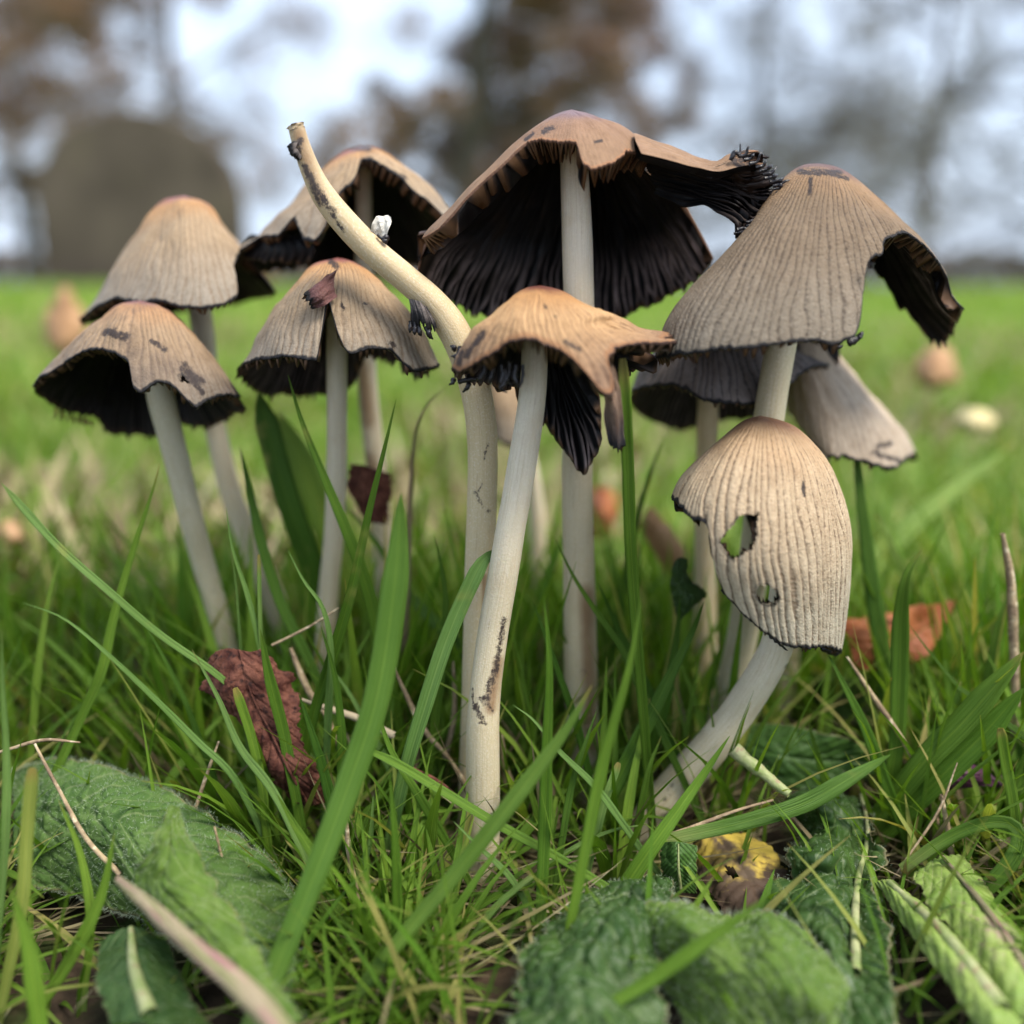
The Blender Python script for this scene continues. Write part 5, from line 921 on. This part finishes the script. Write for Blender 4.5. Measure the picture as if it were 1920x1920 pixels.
for i, (x, y, Yd, w, h, m, lab) in enumerate([(120, 605, 42, 75, 130, 'orange', 'orange fallen leaf standing blurred in the lawn at far left'), (1752, 690, 38, 84, 80, 'orange', 'orange fallen leaf blurred in the lawn below the right notch flap'), (1826, 788, 32, 70, 42, 'cream_leaf', 'cream coloured fallen leaf blurred in the lawn at the right'),
                                             (20, 1000, 24, 60, 30, 'orange', 'small orange leaf blurred at the left edge'), (1130, 960, 24, 50, 90, 'rust', 'rusty leaf blurred behind the tall upright cut blade'), (750, 1070, 19, 60, 40, 'maroon', 'dark leaf scrap in the shade between the left stems')]):
    leaf('fallen_leaf', [[(x-w*.1, y-h*.5, Yd+1), (x, y-h*.52, Yd), (x+w*.1, y-h*.5, Yd+1)], [(x-w*.5, y-h*.1, Yd+.5), (x, y-h*.1, Yd-.8), (x+w*.48, y-h*.12, Yd+.4)], [(x-w*.4, y+h*.3, Yd+.2), (x, y+h*.32, Yd-1.), (x+w*.42, y+h*.3, Yd)], [(x-w*.08, y+h*.55, Yd), (x, y+h*.56, Yd-.5), (x+w*.1, y+h*.55, Yd)]], M[m], lab, conv=at, nr=24, nc=16, jag=.08, seed=50+i, crinkle=.2, th=.04)

# ------------------------------------------------------------------ lawn, litter, ground
def lawn(name, X, Yy, L, Wd, mat, label, lean=(.05, .6), bend=(.1, 1.2), K=6, z0=-.15, cat='grass', heading=None, rn=None):
    n = len(X); az = rng.uniform(0, 2*np.pi, n) if heading is None else heading
    ph0 = rng.uniform(*lean, n); bd = rng.uniform(*bend, n)
    Z = ground_z(X, Yy)+z0
    s = np.linspace(0, 1, K+1)
    phi = ph0[:, None]+bd[:, None]*s[None]
    h = np.stack([np.cos(az), np.sin(az)], 1)
    dx = np.cumsum(np.sin(phi), 1)/(K+1)*L[:, None]; dz = np.cumsum(np.cos(phi), 1)/(K+1)*L[:, None]
    dx -= dx[:, :1]; dz -= dz[:, :1]
    C = np.stack([X[:, None]+h[:, :1]*dx, Yy[:, None]+h[:, 1:]*dx, Z[:, None]+dz], 2)
    fac = rng.uniform(0, np.pi, n)                     # facing of the flat side
    side = np.stack([np.cos(az+np.pi/2+.5*np.cos(fac)), np.sin(az+np.pi/2+.5*np.cos(fac)), .15*np.sin(fac)], 1)
    prof = np.minimum(1, .7+.6*s)*np.clip((1-s)/.55, 0, 1)**.8; prof[-1] = .04
    up = np.stack([-h[:, 0]*.6, -h[:, 1]*.6, np.full(n, .7)], 1)
    hw = (Wd[:, None]*.5)*prof[None]
    Lf = C-side[:, None]*hw[..., None]+up[:, None]*(hw*.35)[..., None]; Rt = C+side[:, None]*hw[..., None]+up[:, None]*(hw*.35)[..., None]
    V = np.stack([Lf, C, Rt], 2)                       # n, K+1, 3, 3
    r = np.arange(K)[:, None]*3; c = np.arange(2)[None]
    f = np.stack([r+c, r+c+1, r+c+4, r+c+3], -1).reshape(-1, 4)
    fs = (np.arange(n)[:, None, None]*(K+1)*3+f[None]).reshape(-1, 4)
    rr = rng.random(n) if rn is None else rn
    at_ = dict(rnd=np.repeat(rr, (K+1)*3), v=np.tile(np.repeat(s, 3), n), u=np.tile([-1., 0, 1.], n*(K+1)))
    o = mk(name, V.reshape(-1, 3), fs, mat, None, org=(0, float(Yy.mean()), 0), attrs=at_)
    tag(o, label, cat, kind='stuff'); return o
def sample(n, y0, y1, spread=1.25, pw=1.):
    y = y0+(y1-y0)*rng.random(n)**pw; x = rng.uniform(-1, 1, n)*(y*.55*spread+1.5); return x, y
CLEAR = [([(10, 1420), (180, 1420), (430, 1550), (600, 1720), (560, 1950), (-50, 1950), (-50, 1500)], .84),
         ([(1450, 1470), (1650, 1480), (1690, 1950), (1540, 1950), (1440, 1650)], .88),
         ([(950, 1640), (1280, 1630), (1600, 1740), (1600, 1950), (900, 1950)], .84),
         ([(1620, 1620), (1820, 1580), (1990, 1800), (1990, 1950), (1800, 1950)], .85),
         ([(1230, 1560), (1500, 1550), (1500, 1740), (1230, 1700)], .9),
         ([(1390, 1350), (1690, 1370), (1690, 1500), (1390, 1500)], .85),
         ([(862, 1480), (955, 1480), (985, 1860), (840, 1860)], .95), ([(380, 850), (470, 850), (640, 1320), (520, 1320)], .75), ([(1040, 1100), (1130, 1100), (1130, 1500), (1040, 1500)], .6), ([(1190, 1440), (1300, 1440), (1290, 1640), (1180, 1640)], .8),
         ([(1290, 1150), (1500, 1150), (1480, 1420), (1300, 1420)], .8),
         ([(1560, 1130), (1820, 1110), (1820, 1330), (1560, 1330)], .85)]
def clear(x, y, *arr):
    px, py = proj(np.stack([x, y, ground_z(x, y)+.6], 1)); k = np.ones(len(x), bool)
    for poly, p in CLEAR: k &= ~(inpoly(px, py, poly) & (rng.random(len(x)) < p))
    px2, py2 = proj(np.stack([x, y, ground_z(x, y)+2.2], 1))
    for poly, p in CLEAR: k &= ~(inpoly(px2, py2, poly) & (rng.random(len(x)) < p*.6))
    return (x[k], y[k])+tuple(a[k] for a in arr)
x, y = sample(8200, 10.8, 22., 1.2); L = np.interp(y, [10.8, 12.5, 14, 17, 22], [1.4, 3.3, 4.4, 5.0, 5.4])*rng.uniform(.3, 1.15, len(x))
k = vnoise(x*.9, y*.9, 2) > -.3; x, y, L = x[k], y[k], L[k]; x, y, L = clear(x, y, L)
lawn('grass_tuft', x, y, L, np.where(rng.random(len(x)) < .3, rng.uniform(.12, .24, len(x)), rng.uniform(.06, .13, len(x))), M['grass'], 'fresh green grass growing thickly round the feet of the mushrooms', (.0, .65), (.0, 1.0))
x, y = sample(1900, 9.9, 12.6, 1.1); x, y = clear(x, y); lawn('grass_fringe', x, y, rng.uniform(1.0, 3.4, len(x)), rng.uniform(.05, .13, len(x)), M['grass'], 'short grass in the near foreground', (.1, .8), (.1, 1.2))
x, y = sample(1500, 15.6, 22, 1.); kk = (proj(np.stack([x, y, x*0], 1))[0] > 330) & (rng.random(len(x)) < .8); x, y = clear(x[kk], y[kk])
lawn('tall_grass', x, y, rng.uniform(3.2, 6.4, len(x)), rng.uniform(.12, .26, len(x)), M['grass'], 'taller grass standing among and behind the mushroom stems', (.0, .35), (.05, .6))
x, y = sample(9000, 20, 60, 1.25); lawn('grass_middle', x, y, rng.uniform(2.2, 5.2, len(x)), rng.uniform(.16, .34, len(x)), M['far'], 'blurred bright green grass behind the mushrooms', (.0, .7), (.1, 1.2), 5)
x, y = sample(26000, 58, 330, 1.25, 1.5); lawn('lawn', x, y, rng.uniform(3, 6., len(x)), rng.uniform(.3, .7, len(x)), M['far'], 'lawn stretching back toward the gravestone', (.0, .7), (.1, 1.1), 3)
x, y = sample(22000, 320, 1500, 1.3, 1.6); lawn('far_lawn', x, y, rng.uniform(3, 6., len(x)), rng.uniform(1., 2.5, len(x)), M['far'], 'far part of the lawn below the trees', (.0, .7), (.1, 1.), 2)
x, y = sample(8500, 10, 24, 1.2, .75); x, y = clear(x, y); lawn('dry_litter', x, y, rng.uniform(.8, 4., len(x)), rng.uniform(.03, .10, len(x)), M['litter'], 'tangle of dry straw and dead grass on the soil', (1.2, 1.65), (-.25, .25), 5, .15, 'dead grass')
x, y = sample(1300, 12.6, 26, 1.2); x, y = clear(x, y); lawn('dead_stems', x, y, rng.uniform(1.5, 4., len(x)), rng.uniform(.05, .12, len(x)), M['litter'], 'dead grass stems leaning among the green blades', (.3, 1.1), (-.2, .5), 5, 0, 'dead grass', rn=rng.random(len(x))**.5)
x, y = sample(9000, 22, 160, 1.2, 1.3); k = vnoise(x*.12, y*.07, 5) > .0; x, y = x[k], y[k]; lawn('thatch', x, y, rng.uniform(2, 5.5, len(x)), rng.uniform(.2, .6, len(x)), M['litter'], 'straw-coloured thatch between the grass of the lawn', (.5, 1.4), (-.2, .3), 3, .8, 'dead grass')
def grnd():
    ys = np.r_[np.linspace(-60, 60, 90), np.geomspace(62, 30000, 90)]; xs = np.r_[-np.geomspace(30000, 34, 50), np.linspace(-32, 32, 90), np.geomspace(34, 30000, 50)]
    Xg, Yg = np.meshgrid(xs, ys); Z = ground_z(Xg, np.maximum(Yg, 0))+np.where((np.abs(Xg) < 40) & (Yg < 60), .12*fbm(Xg*.8, Yg*.8, 0, 3), 0)-.05
    n = NT('ground'); p = n.n('Separate' + 'XYZ'); n.L(n.n('NewGeometry').outputs['Position'], p.inputs[0])
    near = n.mix(n.ramp(n.noise(140, 5), .35, .65), (.028, .02, .014), (.08, .055, .035)); near = n.mix(n.ramp(n.noise(50, 4), .5, .62), near, (.05, .07, .02))
    far = n.mix(n.ramp(n.noise(3, 5), .35, .65), (.15, .24, .03), (.24, .33, .06)); far = n.mix(n.ramp(n.noise(9, 4), .55, .72), far, (.24, .24, .10))
    c = n.mix(n.ramp(p.outputs['Y'], .25, .7), near, far)
    m = n.fin(c, .95, .1, n.bump(n.noise(180, 5), .002, .8))
    o = mk('ground', np.stack([Xg, Yg, Z], -1).reshape(-1, 3), gridfaces(len(ys), len(xs)), m, None, org=(0, 0, 0)); o['kind'] = 'structure'
grnd()
#BACKGROUND
# ------------------------------------------------------------------ gravestone
def gravestone():
    Yg = 400.; p0 = at(82, 560, Yg); p1 = at(458, 560, Yg); top = at(270, 203, Yg)[2]; z0 = float(ground_z(p0[0], Yg))-8
    cx = (p0[0]+p1[0])/2; hw = (p1[0]-p0[0])/2; sh = top-hw*.85
    out = [(cx-hw, z0), (cx-hw, sh*.5)]
    for a in np.linspace(math.pi, 0, 30): out.append((cx+hw*math.cos(a), sh+(top-sh)*math.sin(a)))
    out += [(cx+hw, sh*.5), (cx+hw, z0)]
    n = len(out); V = []
    for yy, k in ((0, .97), (1.2, 1.), (11, 1.), (12, .97)):
        for a, b in out: V.append((cx+(a-cx)*k, Yg+yy, b if b < sh*.6 else sh+(b-sh)*k))
    V = np.array(V); V[:, 1] += .5*fbm(V[:, 0]*.1, V[:, 2]*.1, 0, 2)
    fs = [[r*n+i, r*n+i+1, (r+1)*n+i+1, (r+1)*n+i] for r in range(3) for i in range(n-1)]
    fs += [list(range(n))[::-1], [3*n+i for i in range(n)]]
    t = thing('gravestone', (cx, Yg, z0), 'large round-topped weathered gravestone standing blurred at the left', 'gravestone')
    mk('headstone', V, fs, M['stone'], t, smooth=False)
    b = [(cx-hw*1.12, Yg-6, z0), (cx+hw*1.12, Yg-6, z0), (cx+hw*1.12, Yg+18, z0), (cx-hw*1.12, Yg+18, z0)]; zt = z0+11
    V = np.array(b+[(x, y_, zt) for x, y_, z in b]); mk('plinth', V, [[3, 2, 1, 0], [4, 5, 6, 7], [0, 1, 5, 4], [1, 2, 6, 5], [2, 3, 7, 6], [3, 0, 4, 7]], M['stone'], t, smooth=False)
gravestone()
# ------------------------------------------------------------------ trees
def leaf_cloud(centres, radii, counts, size):
    Ps = []
    for c, r, k in zip(centres, radii, counts):
        d = rng.normal(0, 1, (k, 3)); d /= np.linalg.norm(d, axis=1)[:, None]
        Ps.append(c+d*(r*rng.random(k)**.5)[:, None]*np.array([1, 1, .75]))
    P = np.vstack(Ps); n = len(P); a = rng.normal(0, 1, (n, 3)); a /= np.linalg.norm(a, axis=1)[:, None]
    b = np.cross(a, rng.normal(0, 1, (n, 3))); b /= np.linalg.norm(b, axis=1)[:, None]; s = size*rng.uniform(.6, 1.3, n)[:, None]
    V = np.stack([P-a*s, P+b*s*.45, P+a*s, P-b*s*.45], 1).reshape(-1, 3)
    return V, np.arange(n*4).reshape(-1, 4)
def tree(px, Ym, h, label, crown_mat, leafn, spread, z_lo, trunk_r=.22, nb=26, size=7., seed=0, cat='tree', bare=False, clumps=60, csize=.55):
    rs = np.random.default_rng(seed); Yc = Ym*100; x0 = ray(px, 530)[0]/ray(px, 530)[1]*Yc; z0 = float(ground_z(x0, Yc))-10
    t = thing('tree', (x0, Yc, z0), label, cat, 'trees beyond the lawn'); Hc = h*100
    V, fs, off = [], [], 0
    def addt(P, Rr, n=8, k=7):
        nonlocal off
        v, f, _, _, _ = tube(P, Rr, n, k, .1, rs.random()*9); V.append(v); fs.append(f+off); off += len(v)
    base = np.array([x0, Yc, z0]); lean = rs.normal(0, .06, 2)*Hc
    tp = [base+np.array([lean[0]*f, lean[1]*f, Hc*.92*f]) for f in (0, .15, .35, .6, 1)]
    addt(tp, [trunk_r*130, trunk_r*100, trunk_r*85, trunk_r*55, 3], 14, 12); tips = []
    for i in range(nb):
        f = rs.uniform(z_lo, .95); p = base+np.array([lean[0]*f, lean[1]*f, Hc*.92*f]); az = rs.uniform(0, 2*math.pi); ln = spread*100*(1.1-f*.75)*rs.uniform(.6, 1.1)
        el = rs.uniform(-.15, .55); d = np.array([math.cos(az), math.sin(az), el])
        P = [p, p+d*ln*.35+np.array([0, 0, ln*.05]), p+d*ln*.7+rs.normal(0, ln*.06, 3), p+d*ln+rs.normal(0, ln*.08, 3)-np.array([0, 0, ln*.10])]
        r = trunk_r*38*(1-f*.6); addt(P, [r, r*.7, r*.4, 1.0], 9, 6); tips += [P[2], P[3]]
        for j in range(5 if not bare else 9):
            a = P[1+j % 3]; e = a+rs.normal(0, 1, 3)*ln*.28*np.array([1, 1, .7]); m = (a+e)/2+rs.normal(0, ln*.04, 3); addt([a, m, e], [r*.28, r*.2, .7], 5, 4); tips.append(e)
            for q in range(2 if not bare else 5):
                e2 = e+rs.normal(0, 1, 3)*ln*.13; addt([m, (m+e2)/2+rs.normal(0, 4, 3), e2], [r*.12+.5, .9, .4], 4, 3)
    tk = mk('trunk', np.vstack(V), np.vstack(fs), M['bark'], t)
    tips = np.array(tips); pick = tips[rs.integers(0, len(tips), clumps)]+rs.normal(0, 12, (clumps, 3))
    rad = spread*100*.22*csize*rs.uniform(.6, 1.6, clumps); k = np.maximum(8, leafn*rad**2/np.sum(rad**2)).astype(int)
    V, fs = leaf_cloud(pick, rad, k, size); mk('crown', V, fs, crown_mat, t, smooth=False)
CB = simple('autumn_brown_leaves', (.17, .115, .09), (.25, .17, .125), .8, .8, .1, .35, c=(.34, .16, .07))
CG = simple('dull_olive_leaves', (.17, .155, .13), (.26, .23, .19), .8, .8, .1, .35)
CY = simple('dark_russet_leaves', (.10, .085, .065), (.17, .125, .095), .8, .8, .1, .3, c=(.20, .11, .06))
tree(330, 15, 7.5, 'brown-leaved tree behind the gravestone', CB, 34000, 3.8, .30, .12, seed=1, clumps=560, size=4, csize=.36)
tree(60, 19, 6.0, 'grey brown tree at the far left beyond the gravestone', CB, 26000, 3.2, .18, .12, seed=2, clumps=360, size=5.5, csize=.45)
tree(850, 13, 6.5, 'dark thick-leaved tree in the middle behind the tallest cap', CB, 52000, 2.5, .06, .16, seed=3, clumps=520, size=4.5, csize=.4)
tree(1060, 20, 7.5, 'brown tree just right of the dark central tree', CB, 26000, 3.2, .12, .12, seed=4, clumps=340, size=6, csize=.45)
tree(1420, 22, 9, 'thin sparse-leaved tree right of centre against the pale sky', CG, 11000, 4.6, .08, .10, seed=5, clumps=600, size=4, bare=True, csize=.33)
tree(1720, 16, 8, 'bare-branched tree with a visible trunk at the right', CG, 11000, 4.2, .07, .10, seed=6, clumps=600, size=3.5, bare=True, csize=.33)
tree(1960, 20, 8.5, 'olive grey tree past the right edge of the frame', CG, 11000, 4.2, .08, .12, seed=7, clumps=400, size=5, bare=True, csize=.45)
tree(-200, 22, 9, 'olive grey tree past the left edge of the frame', CG, 12000, 3.4, .1, .14, seed=8, clumps=120, size=6)
# hedge line
def hedge():
    n = 16000; x = rng.uniform(-1800, 2600, n); y = 2600+rng.uniform(-60, 60, n); z = rng.random(n)**.8*(70+30*vnoise(x*.01))
    P = np.stack([x, y, z], 1); a = rng.normal(0, 1, (n, 3)); a /= np.linalg.norm(a, axis=1)[:, None]; b = np.cross(a, rng.normal(0, 1, (n, 3))); b /= np.linalg.norm(b, axis=1)[:, None]
    V = np.stack([P-a*9, P+b*6, P+a*9, P-b*6], 1).reshape(-1, 3)
    o = mk('hedge', V, np.arange(n*4).reshape(-1, 4), CY, None, org=(0, 2600, 0), smooth=False); tag(o, 'low dark hedge along the far side of the lawn', 'hedge', kind='stuff')
hedge()
